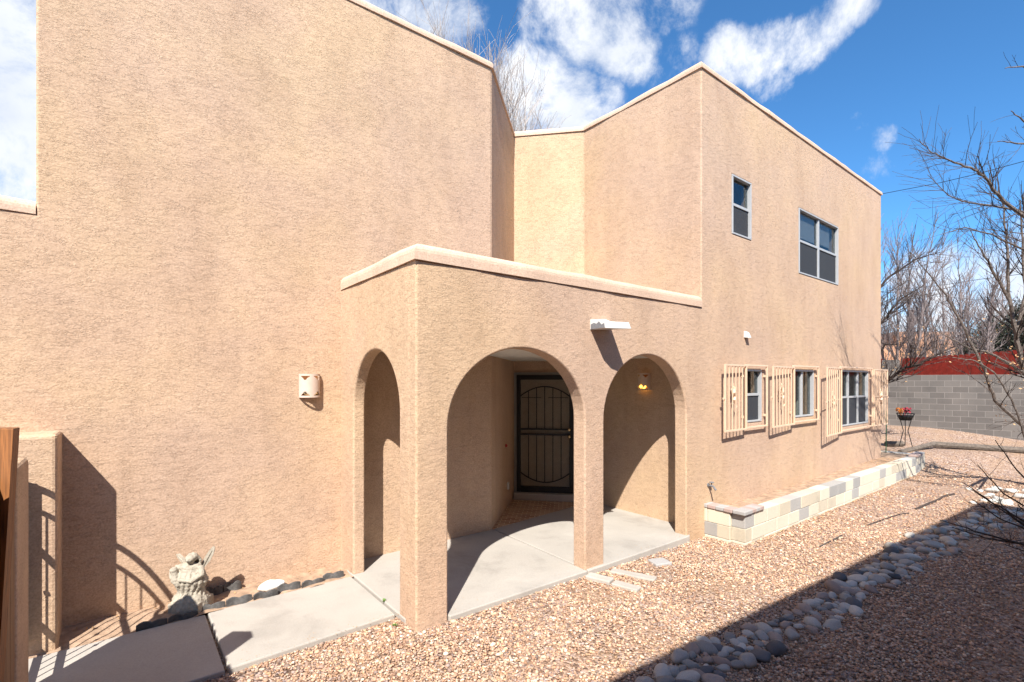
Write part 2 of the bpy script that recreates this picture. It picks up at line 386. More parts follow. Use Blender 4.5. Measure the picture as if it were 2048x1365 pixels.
def axes(o, u, v, w):
    m = Matrix.Identity(4)
    for i, a in enumerate((Vector(u), Vector(v), Vector(w), Vector(o))):
        for k in range(3): m[k][i] = a[k]
    return m
def arch(c, hw, spring, rise, zb, n=28):          # points from left foot over the arch to right foot
    return [(c-hw, zb)] + [(c-hw*math.cos(math.pi*i/n), spring+rise*math.sin(math.pi*i/n)) for i in range(n+1)] + [(c+hw, zb)]
def sweep(mb, path, prof, closed=False, wob=0):
    """Sweep profile (offset to the right of travel, z) along a plan path with mitres."""
    P = [Vector(p) for p in path]
    if wob:
        Q = []
        for i in range(len(P)-1):
            k = max(1, int((P[i+1]-P[i]).length/.3)); Q += [P[i].lerp(P[i+1], q/k) for q in range(k)]
        P = Q+[P[-1]]
    n = len(P); rings = []
    for i in range(n):
        a = (P[i]-P[i-1]) if (i > 0 or closed) else (P[1]-P[0]); b = (P[(i+1) % n]-P[i]) if (i < n-1 or closed) else (P[-1]-P[-2])
        a = a.normalized(); b = b.normalized(); na = Vector((a.y, -a.x)); nb = Vector((b.y, -b.x)); m = (na+nb).normalized(); m /= max(.35, m.dot(na))
        w1 = wob*mnoise.noise(Vector((P[i].x*1.7, P[i].y*1.7, 1))); w2 = wob*mnoise.noise(Vector((P[i].x*1.7, P[i].y*1.7, 9)))
        rings.append([(P[i].x+m.x*(o+w1), P[i].y+m.y*(o+w1), z+(w2 if z > prof[0][1]+.02 else 0)) for o, z in prof])
    k = len(prof); vs = [v for r in rings for v in r]; fs = []
    for i in range(n if closed else n-1):
        j = (i+1) % n
        for q in range(k): fs.append((i*k+q, i*k+(q+1) % k, j*k+(q+1) % k, j*k+q))
    if not closed: fs += [tuple(range(k-1, -1, -1)), tuple((n-1)*k+q for q in range(k))]
    return mb.add(vs, fs)
def cap_prof(w_out, w_in, z0, z1):                # rounded parapet cap; offset is to the right of travel (outside)
    pts = [(-w_in, z0), (w_out, z0)]; r = min(.09, (z1-z0)*.75)
    for i in range(6):
        a = math.pi/2*i/5; pts.append((w_out-r+r*math.cos(a), z1-r+r*math.sin(a)))
    for i in range(6):
        a = math.pi/2+math.pi/2*i/5; pts.append((-w_in+r+r*math.cos(a), z1-r+r*math.sin(a)))
    return pts

# ---------------------------------------------------------------- ground
def ss(x, a, b): t = min(1, max(0, (x-a)/(b-a))); return t*t*(3-2*t)
def gz(x, y):
    d = x*FW.x + y*FW.y
    z = -.15 - .05*ss(x, 3, 7)
    z += .36*ss(d, 12.2, 14.2) + .38*ss(d, 14.6, 17.5)
    return z
def ground():
    xs = np.concatenate([[-400, -120, -40, -15], np.arange(-6, 34, .25), [40, 60, 100, 200, 500]])
    ys = np.concatenate([[-400, -120, -40, -20], np.arange(-12, 14, .25), [20, 40, 80, 160, 400]])
    vs = []; nx, ny = len(xs), len(ys)
    for y in ys:
        for x in xs:
            w = .012*mnoise.noise(Vector((x*1.3, y*1.3, 0))) if abs(x) < 35 and abs(y) < 15 else 0
            vs.append((x, y, gz(x, y)+w - (.12 if (y > 6.3 and x < 15.1 and x > -.6) else 0)))
    fs = [(j*nx+i, j*nx+i+1, (j+1)*nx+i+1, (j+1)*nx+i) for j in range(ny-1) for i in range(nx-1)]
    mb = MB(); mb.add(vs, fs); o = mb.build('ground', 'gravel', smooth=True)
    tag(o, 'pinkish gravel yard', 'ground', kind='structure'); return o
ground()

# walk and patio slabs
def slab(name, pts, z0, z1, mat='concrete', label='concrete path'):
    o = MB().prism(pts, z0, z1).build(name, mat, bevel=.012, seg=2); return tag(o, label, 'path', kind='structure')
JX = .645
slab('path', [(-3.2, 4.42), (JX-.012, 4.42), (JX-.012, 5.60), (-3.2, 5.58)], -.35, -.105, label='shaded concrete walk by the gate')
slab('path', [(JX+.012, 4.42), (2.075, 4.46), (2.075, 5.64), (JX+.012, 5.62)], -.35, -.10, label='sunlit concrete walk leading to the arched porch')
slab('patio', [(2.10, 4.30), (2.46, 4.28), (2.46, 4.09), (4.33, 4.06), (4.40, 5.78), (4.42, 6.10), (2.10, 6.10)], -.35, -.097, label='concrete porch slab behind the left arch')
slab('patio', [(4.352, 4.06), (6.47, 4.06), (6.88, 4.30), (6.88, 6.36), (4.442, 6.10)], -.35, -.0985, label='concrete porch slab behind the right arch')
o = MB().prism([(4.40, 6.08), (6.88, 6.36), (6.88, 6.6), (6.0, 7.6), (5.9, 7.55)], -.30, -.102).build('entry_floor', 'tile'); tag(o, 'brown brick tiles on the entry floor', 'floor', kind='structure')
# soil strip between walk and wall
vs = []; nx = 46; ny = 5
for j in range(ny):
    for i in range(nx):
        x = -.75+2.87*i/(nx-1); y0 = 5.60+.012*math.sin(x*7); y = y0+(6.14-y0)*j/(ny-1)
        vs.append((x, y, -.115+.05*mnoise.noise(Vector((x*4, y*4, 3)))+.03*(j/(ny-1))))
o = MB().add(vs, [(j*nx+i, j*nx+i+1, (j+1)*nx+i+1, (j+1)*nx+i) for j in range(ny-1) for i in range(nx-1)]).build('soil_bed', 'soil', smooth=True)
tag(o, 'bare soil bed along the tall stucco wall', 'soil', kind='structure')

# ---------------------------------------------------------------- house
house = empty('house', (0, 0, 0), 'two storey tan stucco adobe style house with arched porch', 'house')
F, W1 = 4.10, 6.07; ZT = 6.86; ZP = 3.26; TH = .2
Ex, Ey = 5.95, 7.5
# front wall with the two arches (u = x, v = z, w = into the house)
A1 = (3.39, .94, 1.70, .80); A2 = (5.56, .89, 1.66, .84)
outer = [(2.11, -.4), (2.45, -.4)] + arch(A1[0], A1[1], A1[2], A1[3], -.4)[1:-1] + [(A1[0]+A1[1], -.4), (4.67, -.4)] + arch(A2[0], A2[1], A2[2], A2[3], -.4)[1:-1] + \
        [(A2[0]+A2[1], -.4), (15.14, -.4), (15.14, ZT), (6.85, ZT), (6.85, ZP), (2.11, ZP)]
WIN = dict(small=(7.75, 8.38, 4.53, 5.49), big=(10.27, 12.26, 4.23, 5.49), low1=(8.13, 8.74, 1.45, 2.34), low2=(9.96, 10.95, 1.45, 2.36), low3=(12.32, 14.15, 1.14, 2.38))
holes = [[(a, c), (b, c), (b, d), (a, d)] for a, b, c, d in WIN.values()]
MF = axes((0, F+TH, 0), (1, 0, 0), (0, 0, 1), (0, -1, 0))
wall_panel('wall', 'stucco', house, outer, holes, TH, MF)
# porch side wall with the narrow arch (u = y, v = z)
sa = arch(5.05, .605, 1.84, .64, -.4)
outer = [(4.22, -.4), (4.445, -.4)] + sa[1:-1] + [(5.655, -.4), (6.10, -.4), (6.10, ZP), (4.22, ZP)]
wall_panel('wall', 'stucco', house, outer, [], .14, axes((2.108, 0, 0), (0, 1, 0), (0, 0, 1), (1, 0, 0)))
# tall walls as thick plan prisms
def off_wall(path, t, z0, z1, name='wall', bev=.03):
    P = [Vector(p) for p in path]; n = len(P); inn = []
    for i in range(n):
        a = (P[i]-P[max(0, i-1)]) if i else P[1]-P[0]; b = (P[min(n-1, i+1)]-P[i]) if i < n-1 else P[-1]-P[-2]
        a.normalize(); b.normalize(); m = (Vector((-a.y, a.x))+Vector((-b.y, b.x))).normalized(); m /= max(.35, m.dot(Vector((-a.y, a.x)))); inn.append(P[i]+m*t)
    pts = [tuple(p) for p in P]+[tuple(p) for p in reversed(inn)]
    return MB().prism(pts, z0, z1).build(name, 'stucco', house, bevel=bev, seg=3)
wall_panel('wall', 'stucco', house, [(-6, -.4), (4.38, -.4), (4.38, ZT), (-.6, ZT), (-.6, 3.63), (-6, 3.63)], [], .22, axes((0, W1+.22, 0), (1, 0, 0), (0, 0, 1), (0, -1, 0)))
off_wall([(4.381, W1+.001), (Ex, Ey), (6.849, 6.51), (6.849, 4.21)], .24, -.4, ZT, bev=.02)
off_wall([(-.598, 12.0), (-.598, W1+.1)], .24, 3.0, ZT)
off_wall([(15.14, F+.1), (15.14, 12.0), (-.6, 12.0)], .24, -.4, ZT)
# roofs
MB().prism([(-.5, 6.3), (4.3, 6.3), (5.9, 7.8), (7.0, 6.6), (7.0, 4.25), (15.0, 4.25), (15.0, 11.9), (-.5, 11.9)], ZT-.45, ZT-.3).build('roof', 'oldconcrete', house)
MB().prism([(2.2, 4.25), (6.95, 4.25), (6.95, 6.6), (5.97, 7.6), (4.3, 6.2), (2.2, 6.2)], 2.525, 2.62).build('porch_ceiling', 'ceil', house)
MB().prism([(2.2, 4.25), (6.95, 4.25), (6.95, 6.6), (5.97, 7.6), (4.3, 6.2), (2.2, 6.2)], 2.95, 3.0).build('porch_roof', 'oldconcrete', house)
# copings
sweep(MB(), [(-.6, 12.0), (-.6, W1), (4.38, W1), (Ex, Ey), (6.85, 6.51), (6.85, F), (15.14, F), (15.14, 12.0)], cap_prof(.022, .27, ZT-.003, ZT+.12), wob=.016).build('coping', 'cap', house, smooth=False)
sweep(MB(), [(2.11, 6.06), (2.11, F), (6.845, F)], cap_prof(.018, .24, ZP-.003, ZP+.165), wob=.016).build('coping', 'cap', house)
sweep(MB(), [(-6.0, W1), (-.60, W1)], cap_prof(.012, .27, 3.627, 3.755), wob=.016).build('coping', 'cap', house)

# windows
def window(key, layout, blinds=None, sash_low=True, slider=False):
    x0, x1, z0, z1 = WIN[key]; y = F+.035; fw_ = .028
    w = MB()
    for a, b, c, d in ((x0, x1, z0, z0+fw_), (x0, x1, z1-fw_, z1), (x0, x0+fw_, z0+fw_, z1-fw_), (x1-fw_, x1, z0+fw_, z1-fw_)): w.box((a, y-.045, c), (b, y+.05, d))
    win = w.build('window', 'alu', house, bevel=.004)
    zm = (z0+z1)/2+.02; n = layout; cw = (x1-x0)/n
    mull = MB()
    for i in range(1, n): mull.box((x0+cw*i-.03, y-.02, z0+fw_+.001), (x0+cw*i+.03, y+.04, z1-fw_-.001))
    if not slider:
        for i in range(n): mull.box((x0+cw*i+(.031 if i else fw_+.001), y-.012, zm-.022), (x0+cw*(i+1)-(.031 if i < n-1 else fw_+.001), y+.038, zm+.022))
    if mull.v: mull.build('mullion', 'alu', win, bevel=.003)
    for i in range(n):
        a = x0+cw*i+.03; b = x0+cw*(i+1)-.03
        MB().box((a, y+.015, zm+.022 if not slider else z0+fw_), (b, y+.018, z1-fw_)).build('pane', 'glass', win)
        if not slider:
            MB().box((a, y+.022, z0+fw_), (b, y+.025, zm-.022)).build('pane', 'glass', win)
            MB().box((a, y+.004, z0+fw_), (b, y+.0055, zm-.022)).build('insect_screen', 'scr', win)
    if blinds:
        for i, (a, b, zb) in enumerate(blinds): MB().box((a, y+.045, zb), (b, y+.049, z1)).build('blind', 'blind', win)
    return win
window('small', 1)
window('big', 2, blinds=[(10.33, 11.2, 4.97), (11.32, 12.0, 5.0)])
window('low1', 1); window('low2', 2, slider=True); window('low3', 3)
# rooms behind the windows
rm = MB()
rm.box((7.1, 8.0, -.1), (15.0, 8.1, 6.4)); rm.box((7.06, 4.31, 2.75), (15.0, 8.0, 2.95)); rm.box((7.06, 4.31, -.1), (15.0, 8.0, .0))
for x, z0 in ((8.86, 0), (11.12, 0), (14.32, 0), (8.50, 2.96), (12.34, 2.96)): rm.box((x, 4.302, z0), (x+.1, 7.99, z0+2.7))
rm.build('interior_wall', 'interior', house)

# door in the slanted entry wall
dv = Vector((6.85-Ex, 6.51-Ey, 0)).normalized(); dn = Vector((dv.y, -dv.x, 0))        # along the wall / out towards the porch
if dn.dot(Vector((-1, -1, 0))) < 0: dn = -dn
MD = axes(Vector((Ex, Ey, 0))+dv*.06, dv, dn, (0, 0, 1))      # u along, v out, w up
DW, DZ0, DZ1 = 1.08, .03, 2.26
door = MB()
for a, b, c, d in ((0, .075, DZ0, DZ1), (DW-.075, DW, DZ0, DZ1), (.075, DW-.075, DZ1-.09, DZ1), (.075, DW-.075, DZ0, DZ0+.11)): door.box((a, .005, c), (b, .075, d), MD)
door = door.build('security_door', 'black', house, bevel=.006)
bars = MB(); x0, x1 = .075, DW-.075
for z in (1.13, 1.23): bars.box((x0, .045, z-.016), (x1, .07, z+.016), MD)
for i in range(1, 6):
    u = x0+(x1-x0)*i/6; q = (u-x0)/(x1-x0)*2-1; r_ = .17*(1-q*q)
    bars.box((u-.008, .048, 1.247), (u+.008, .064, 1.86+r_), MD); bars.box((u-.008, .048, .40-r_), (u+.008, .064, 1.113), MD)
def arc(zb, sgn): return [MD @ Vector((x0+(x1-x0)*i/20, .056, zb+sgn*.18*(1-(i/10-1)**2))) for i in range(21)]
bars.tube(arc(1.86, 1), .011, 6); bars.tube(arc(.40, -1), .011, 6)
bars.tube([MD @ Vector((x0+.02, .056, 1.83)), MD @ Vector((x0+.40, .056, 1.83))], .006, 5); bars.tube([MD @ Vector((x1-.40, .056, 1.83)), MD @ Vector((x1-.02, .056, 1.83))], .006, 5)
bars.build('door_bars', 'black', door)
MB().box((x0, .038, DZ0+.11), (x1, .040, DZ1-.09), MD).build('insect_screen', 'scr2', door)
sl = MB(); sl.box((x0, .006, DZ0+.11), (x1, .014, DZ1-.09), MD)
for a, b, c, d in ((.16, .50, 1.38, 2.02), (.58, .92, 1.38, 2.02), (.16, .50, .32, 1.02), (.58, .92, .32, 1.02)):
    for k in range(1, 4): sl.box((a+(b-a)*k/4-.004, .014, c), (a+(b-a)*k/4+.004, .018, d), MD)
    sl.box((a, .014, c), (b, .019, c+.012), MD); sl.box((a, .014, d-.012), (b, .019, d), MD)
sl.build('door_panel', 'doorp', door)
for z in (1.23, 1.10):
    kb = MB(); kb.ball(MD @ Vector((x1+.0, .105, z)), (.032, .032, .032)); kb.tube([MD @ Vector((x1, .07, z)), MD @ Vector((x1, .1, z))], .018, 8)
    kb.build('handle', 'brass', door, smooth=True)
fr = MB(); fr.box((-.05, .002, -.05), (-.002, .04, DZ1+.05), MD); fr.box((-.002, .002, DZ1+.002), (DW, .04, DZ1+.05), MD)
fr.build('door_frame', 'grey', house)
MB().box((-.04, .003, -.10), (DW+.04, .20, .025), MD).build('door_sill', 'concrete', house, bevel=.008)
# bell button and socket on the slanted wall left of the door
lv = Vector((Ex-4.38, Ey-W1, 0)).normalized(); ln = Vector((lv.y, -lv.x, 0)); ML = axes(Vector((4.38, W1, 0)), lv, ln, (0, 0, 1))
MB().ball(ML @ Vector((1.18, .012, 1.02)), (.028, .028, .028)).build('bell_button', 'redcap', house, smooth=True)
MB().box((1.34, .001, .22), (1.42, .03, .34), ML).build('outlet_cover', 'white', house, bevel=.006)

# canale (roof drain spout)
cn = MB(); X0, X1, Z0 = 4.42, 4.76, 2.765
cn.add([(X0, F+.05, Z0), (X1, F+.05, Z0+.02), (X1-.02, F-.36, Z0+.0), (X0+.07, F-.30, Z0-.005), (X0, F-.24, Z0),
        (X0, F+.05, Z0+.125), (X1, F+.05, Z0+.13), (X1-.05, F-.35, Z0+.075), (X0+.07, F-.28, Z0+.065), (X0, F-.23, Z0+.105)],
       [(4, 3, 2, 1, 0), (5, 6, 7, 8, 9), (0, 1, 6, 5), (1, 2, 7, 6), (2, 3, 8, 7), (3, 4, 9, 8), (4, 0, 5, 9)])
can = cn.build('canale', 'white', house, bevel=.004)
MB().add([(X0-.002, F-.01, Z0+.005), (X0-.003, F-.232, Z0+.005), (X0-.002, F-.22, Z0+.06), (X0-.002, F-.18, Z0+.045), (X0-.002, F-.14, Z0+.085), (X0-.002, F-.10, Z0+.06), (X0-.002, F-.06, Z0+.075), (X0-.002, F-.01, Z0+.06)],
         [(7, 6, 5, 4, 3, 2, 1, 0)]).build('bare_patch', 'patch', can)
# small vent hood and hose bib
vh = MB(); vh.add([(8.13, F+.01, 2.87), (8.25, F+.01, 2.87), (8.25, F+.01, 2.98), (8.13, F+.01, 2.98), (8.14, F-.08, 2.86), (8.24, F-.08, 2.86), (8.22, F-.05, 2.95), (8.16, F-.05, 2.95)],
       [(0, 1, 2, 3), (4, 7, 6, 5), (0, 4, 5, 1), (3, 2, 6, 7), (0, 3, 7, 4), (1, 5, 6, 2)])
vh.build('vent_hood', 'white', house, bevel=.008)
hb = MB(); hb.tube([(7.03, F+.01, .56), (7.03, F-.09, .55), (7.03, F-.13, .50)], [.014, .016, .016], 8); hb.tube([(7.03, F-.06, .56), (7.03, F-.06, .61)], .008, 6)
hb.lathe([(.0, .0), (.034, .0), (.036, .006), (.03, .012), (0, .012)], 10, (7.03, F-.06, .605)); hb.tube([(7.03, F-.0, .56), (7.03, F-.01, .56)], .03, 10)
hb.build('hose_bib', 'patch', house, smooth=False)

# security grilles
def figure(mb, MM, h, fl=1):                       # flat cut steel ornament: curling dancer
    pts = [(0, 0), (.03, .05), (.0, .10), (.045, .16), (.035, .22), (.06, .26)]
    mb.tube([MM @ Vector((fl*x*h/.26, 0, y*h/.26)) for x, y in pts], [.016, .026, .022, .034, .026, .014], 6)
    mb.ball(MM @ Vector((fl*.075*h/.26, 0, 1.10*h)), (.022, .012, .026)); mb.tube([MM @ Vector((fl*.085, 0, h*1.04)), MM @ Vector((fl*.13, 0, h*.78))], .006, 5)
    mb.tube([MM @ Vector((fl*.03, 0, .16)), MM @ Vector((fl*.10, 0, .13)), MM @ Vector((fl*.115, 0, .19))], .007, 5)
    mb.tube([MM @ Vector((0, 0, .0)), MM @ Vector((-fl*.05, 0, -.05)), MM @ Vector((-fl*.02, 0, -.10))], .010, 5)
def grille(x0, x1, z0, z1, leaves, lab):
    y = F-.062; t = .014
    g = MB()
    for a, b, c, d in ((x0, x1, z0, z0+2*t), (x0, x1, z1-2*t, z1), (x0, x0+2*t, z0+2*t, z1-2*t), (x1-2*t, x1, z0+2*t, z1-2*t)): g.box((a, y-t, c), (b, y+t, d))
    for x in (x0+t, x1-t):
        for z in (z0+.18*(z1-z0), z1-.18*(z1-z0)): g.box((x-.012, y+t+.001, z-.02), (x+.012, F-.001, z+.02))
    gr = g.build('security_grille', 'grille', house, bevel=.003, label=lab)
    for hx, sgn, w, ang, lz0, lz1, nb, mid in leaves:
        d = Vector((sgn*math.cos(R(ang)), -math.sin(R(ang)), 0)); MM = axes((hx, y-.03, lz0), d, Vector((0, 0, 1)).cross(d), (0, 0, 1)); H = lz1-lz0
        l = MB()
        for a, b, c, e in ((0, w, 0, .028), (0, w, H-.028, H), (0, .028, .028, H-.028), (w-.028, w, .028, H-.028)): l.box((a, -.013, c), (b, .013, e), MM)
        for i in range(1, nb+1):
            u = .028+(w-.056)*i/(nb+1); l.box((u-.0075, -.0075, .029), (u+.0075, .0075, H-.029), MM)
        if mid: l.box((0.029, -.018, H*.52-.009), (w-.029, -.008, H*.52+.009), MM)
        figure(l, MM @ Matrix.Translation((w*.48, -.02, H*.42)), .27, -sgn)
        l.box((w+.001, -.012, H*.5-.02), (w+.05, .006, H*.5+.01), MM)
        l.build('grille_leaf', 'grille', gr, bevel=.002)
grille(8.04, 8.83, 1.36, 2.42, [(8.04, -1, .72, 1.5, 1.35, 2.41, 5, 0)], 'left security grille with one open leaf')
grille(9.85, 11.05, 1.36, 2.44, [(9.85, -1, .97, 2.5, 1.33, 2.41, 6, 0)], 'middle security grille with one open leaf')
grille(12.19, 14.28, 1.05, 2.46, [(12.19, -1, 1.03, 4.5, 1.02, 2.43, 6, 1), (14.28, 1, .90, 2, 1.05, 2.43, 7, 1)], 'right security grille with two open leaves')

# ---------------------------------------------------------------- wall lamps
def sconce(name, origin, u, n, lit, label):
    root = empty(name, origin, label, 'wall lamp', 'ceramic half round wall lamps')
    MS = axes(origin, u, n, (0, 0, 1)); wd, H, dp = .118, .275, .105; nu, nv = 48, 24
    vs = []; fs = []
    for j in range(nv+1):
        for i in range(nu+1):
            a = math.pi*(1-i/nu); vs.append(MS @ Vector((wd*math.cos(a), dp*math.sin(a), H*j/nv)))
    def cut(i, j):
        for c in (14, 34):
            for r0, s in ((2, 1), (nv-3, -1)):
                k = (j-r0)*s
                if 0 <= k <= 3 and abs(i-c+.5) < (7.5, 5.5, 3.4, 1.6)[k]: return True
        return False
    for j in range(nv):
        for i in range(nu):
            if not cut(i, j): fs.append((j*(nu+1)+i, j*(nu+1)+i+1, (j+1)*(nu+1)+i+1, (j+1)*(nu+1)+i))
    sh = MB().add(vs, fs).build('lamp_shade', 'sconce', root)
    s = sh.modifiers.new('thickness', 'SOLIDIFY'); s.thickness = .007; s.offset = -1
    MB().box((-.09, -.012, .02), (.09, .004, H-.02), MS).build('back_plate', 'brownwood', root)  # dark brown puts the shade behind the cutouts into the plate colour
    b = MB(); b.ball(MS @ Vector((0, .052, .055)), (.088, .030, .036), 14, 8); b.build('bulb', 'bulb' if lit else 'brass', root, smooth=True)
    if lit:
        ld = bpy.data.lights.new('lamp_light', 'POINT'); ld.energy = .05; ld.color = (1, .5, .12); ld.shadow_soft_size = .03
        lo = bpy.data.objects.new('lamp_light', ld); col.objects.link(lo); lo.parent = root; lo.location = MS.to_3x3() @ Vector((0, .06, .05))
    return root
sconce('wall_lamp', (1.735, W1-.005, 1.955), (1, 0, 0), (0, -1, 0), False, 'unlit half round wall lamp on the sunny wall left of the porch')
sconce('wall_lamp', (6.845, 5.12, 2.00), (0, -1, 0), (-1, 0, 0), True, 'glowing half round wall lamp inside the right arch')

# ---------------------------------------------------------------- planter wall of loose blocks
pl = empty('planter_wall', (6.95, 3.5, -.2), 'low planter wall of cream and grey concrete blocks in front of the house', 'wall')
def block(mb_mat, lo, hi, name='block'):
    j = lambda: random.uniform(-.003, .003)
    MB().box((lo[0]+.003, lo[1]+j()*1.5, lo[2]), (hi[0]-.003, hi[1]+j(), hi[2]-.003+j()*.5)).build(name, random.choice((mb_mat, mb_mat, mb_mat+'2')), pl, bevel=.008, seg=2)
pat0 = 'cCcgcccGccgcCCgcCcgCccgc'; pat1 = 'gccgccccggcgccgccccgccgg'
x = 6.98
for c, (z0, z1) in enumerate(((-.36, -.165), (-.165, .03), (.03, .235))):
    xx = 6.98 + (0 if c != 1 else 0); first = True; k = 0
    lens = [.28] if c == 2 else [.20, .40]
    while xx < 16.42:
        ln_ = (lens[k] if k < len(lens) else .40); e = min(xx+ln_, 16.45)
        if c == 2:
            key = 'GcccgcccggcgcccgcccccgccG'[k % 25]
            m = 'grey' if key.lower() == 'g' else 'cream'
        else: m = 'grey' if 'gccgccccccgcccccgccccccg'[(k+c*5) % 24] == 'g' and c else 'cream'
        block(m, (xx, 3.50, z0), (e, 3.70, z1)); xx = e; k += 1
for z0, z1, cuts, cols in ((-.36, -.165, (3.7, 4.1), ('cream',)), (-.165, .03, (3.702, 3.90, 4.25), ('cream', 'grey')), (.03, .235, (3.702, 4.05, 4.24), ('cream', 'cream'))):
    for i in range(len(cuts)-1): block(cols[i], (6.93, cuts[i], z0), (7.13, cuts[i+1], z1))
for i in range(4): block('grey' if i % 2 == 0 else 'cream', (16.25, 3.702+.6*i, .03), (16.45, 3.702+.6*(i+1), .235))
for i in range(3): block('cream' if i % 2 == 0 else 'grey', (15.16+.4*i, 5.9, .03), (15.16+.4*(i+1), 6.1, .32))
# pavers on top
cz0, cz1 = .236, .292
def cap(lo, hi, m): MB().box((*lo, cz0), (*hi, cz1)).build('cap_paver', m, pl, bevel=.010, seg=2)
yy = 3.66
for i, m in enumerate(('pinkcap', 'greycap', 'pinkcap', 'greycap')): cap((6.91+.004*i, yy), (7.10+.006*i, yy+.128), m); yy += .131
cap((6.915, 3.47), (7.15, 3.655), 'greycap')
xx = 7.155
for i in range(3): cap((xx, 3.475), (xx+.118, 3.66), ('pinkcap', 'greycap', 'pinkcap')[i]); xx += .121
for i, m in enumerate(('pinkcap', 'pinkcap', 'greycap')): cap((15.6+.29*i, 3.47+.02*i), (15.88+.29*i, 3.66+.02*i), m)
vs = []; nx = 60; ny = 4
for j in range(ny):
    for i in range(nx):
        xq = 7.12+9.14*i/(nx-1); yq = 3.69+.45*j/(ny-1); vs.append((xq, yq, .160+.006*(xq-7)+.03*mnoise.noise(Vector((xq*3, yq*3, 0)))))
o = MB().add(vs, [(j*nx+i, j*nx+i+1, (j+1)*nx+i+1, (j+1)*nx+i) for j in range(ny-1) for i in range(nx-1)]).build('planter_soil', 'soil', smooth=True)
tag(o, 'dry soil inside the block planter', 'soil', kind='structure')
MB().prism([(15.2, 4.12), (16.24, 4.12), (16.24, 5.9), (15.2, 5.9)], -.1, .18)
o = MB().prism([(15.2, 4.12), (16.24, 4.12), (16.24, 7.2), (15.2, 7.2)], -.1, .21).build('planter_soil', 'soil'); tag(o, 'dark soil at the house corner', 'soil', kind='structure')

# half buried kerb blocks and stepping stone by the porch
def kerb(x0, y0, x1, y1, w, z, lab, mat='oldconcrete'):
    a = Vector((x0, y0, 0)); b = Vector((x1, y1, 0)); u = (b-a); l = u.length; u.normalize(); MM = axes(a, u, Vector((-u.y, u.x, 0)), (0, 0, 1))
    mb = MB().box((0, -w/2, -.3), (l, w/2, z), MM); top(mb, 'kerb_block', mat, (x0, y0, -.15), lab, 'block', 'weathered blocks half buried in gravel', bevel=.012)
kerb(4.30, 4.03, 4.39, 3.74, .14, -.115, 'weathered kerb block touching the middle column')
kerb(4.395, 3.72, 4.47, 3.42, .13, -.13, 'half sunk kerb block farther from the middle column')
kerb(4.68, 4.00, 4.88, 3.50, .13, -.145, 'long sunken kerb block right of the middle column')
kerb(5.30, 3.86, 5.52, 3.78, .20, -.152, 'pale flat stone sunk in the gravel before the right arch', 'greycap')

# ---------------------------------------------------------------- left edge: piers, gate, wooden fence
top(MB().prism([(-.86, 5.67), (-.425, 5.67), (-.425, 6.10), (-.86, 6.10)], -.4, 1.70), 'stucco_pier', 'stucco', (-.64, 5.87, -.15), 'sunlit stucco gate pier against the tall wall', 'pier', bevel=.035, seg=3)
top(MB().prism([(-.90, 4.22), (-.50, 4.22), (-.50, 4.73), (-.90, 4.73)], -.4, 1.63), 'stucco_pier', 'stucco', (-.70, 4.5, -.15), 'shaded near stucco gate pier behind the wooden post', 'pier', bevel=.035, seg=3)
gt = empty('iron_gate', (-.66, 4.80, -.05), 'black iron gate with arched top between the stucco piers', 'gate')
GX = -.66
def gatez(y, base=1.36, rise=.22): q = (y-5.22)/.40; return base+rise*(1-q*q)
for y, w in ((4.82, .02), (5.60, .05)): MB().box((GX-w, y-.016, 0.0), (GX+w, y+.016, gatez(y)+.0)).build('stile', 'black', gt)
MB().tube([(GX, 4.82+.8*i/16, gatez(4.82+.8*i/16)) for i in range(17)], .024, 6).build('top_rail', 'black', gt)
MB().tube([(GX, 4.82+.8*i/16, gatez(4.82+.8*i/16, 1.18, .20)) for i in range(17)], .019, 6).build('arched_rail', 'black', gt)
for z in (.08, .30, .92): MB().box((GX-.016, 4.837, z-.02), (GX+.016, 5.58, z+.02)).build('cross_rail', 'black', gt)
gb = MB()
for i in range(1, 7):
    y = 4.82+.8*i/7; gb.tube([(GX, y, .09), (GX, y, gatez(y, 1.18, .2))], .007, 5); gb.ball((GX, y, .62), .018, 6, 5)
gb.build('gate_bars', 'black', gt)
MB().box((GX+.02, 4.84, .93), (GX+.12, 4.90, 1.04)).build('latch', 'black', gt)
# wooden fence continuing towards the photographer
fe = empty('wooden_fence', (-.53, 2.0, -.15), 'stained cedar fence beside the shaded near pier', 'fence')
y = 4.222; i = 0
while y > -1.2 and i < 60:
    w = .138; h = 1.79+random.uniform(-.02, .02)
    MM = axes((-.51, y-w, -.12), (0, 1, 0), (-1, 0, 0), (0, 0, 1))
    MB().add([MM @ Vector(p) for p in ((0, 0, 0), (w, 0, 0), (w, 0, h-.05), (w-.04, 0, h), (.04, 0, h), (0, 0, h-.05), (0, .018, 0), (w, .018, 0), (w, .018, h-.05), (w-.04, .018, h), (.04, .018, h), (0, .018, h-.05))],
             [(5, 4, 3, 2, 1, 0), (6, 7, 8, 9, 10, 11)]+[(k, (k+1) % 6, 6+(k+1) % 6, 6+k) for k in range(6)]).build('picket', 'fencewood', fe)
    y -= w+.006; i += 1
for z in (.2, 1.2): MB().box((-.57, -1.2, z), (-.531, 4.21, z+.09)).build('rail', 'fencewood', fe)
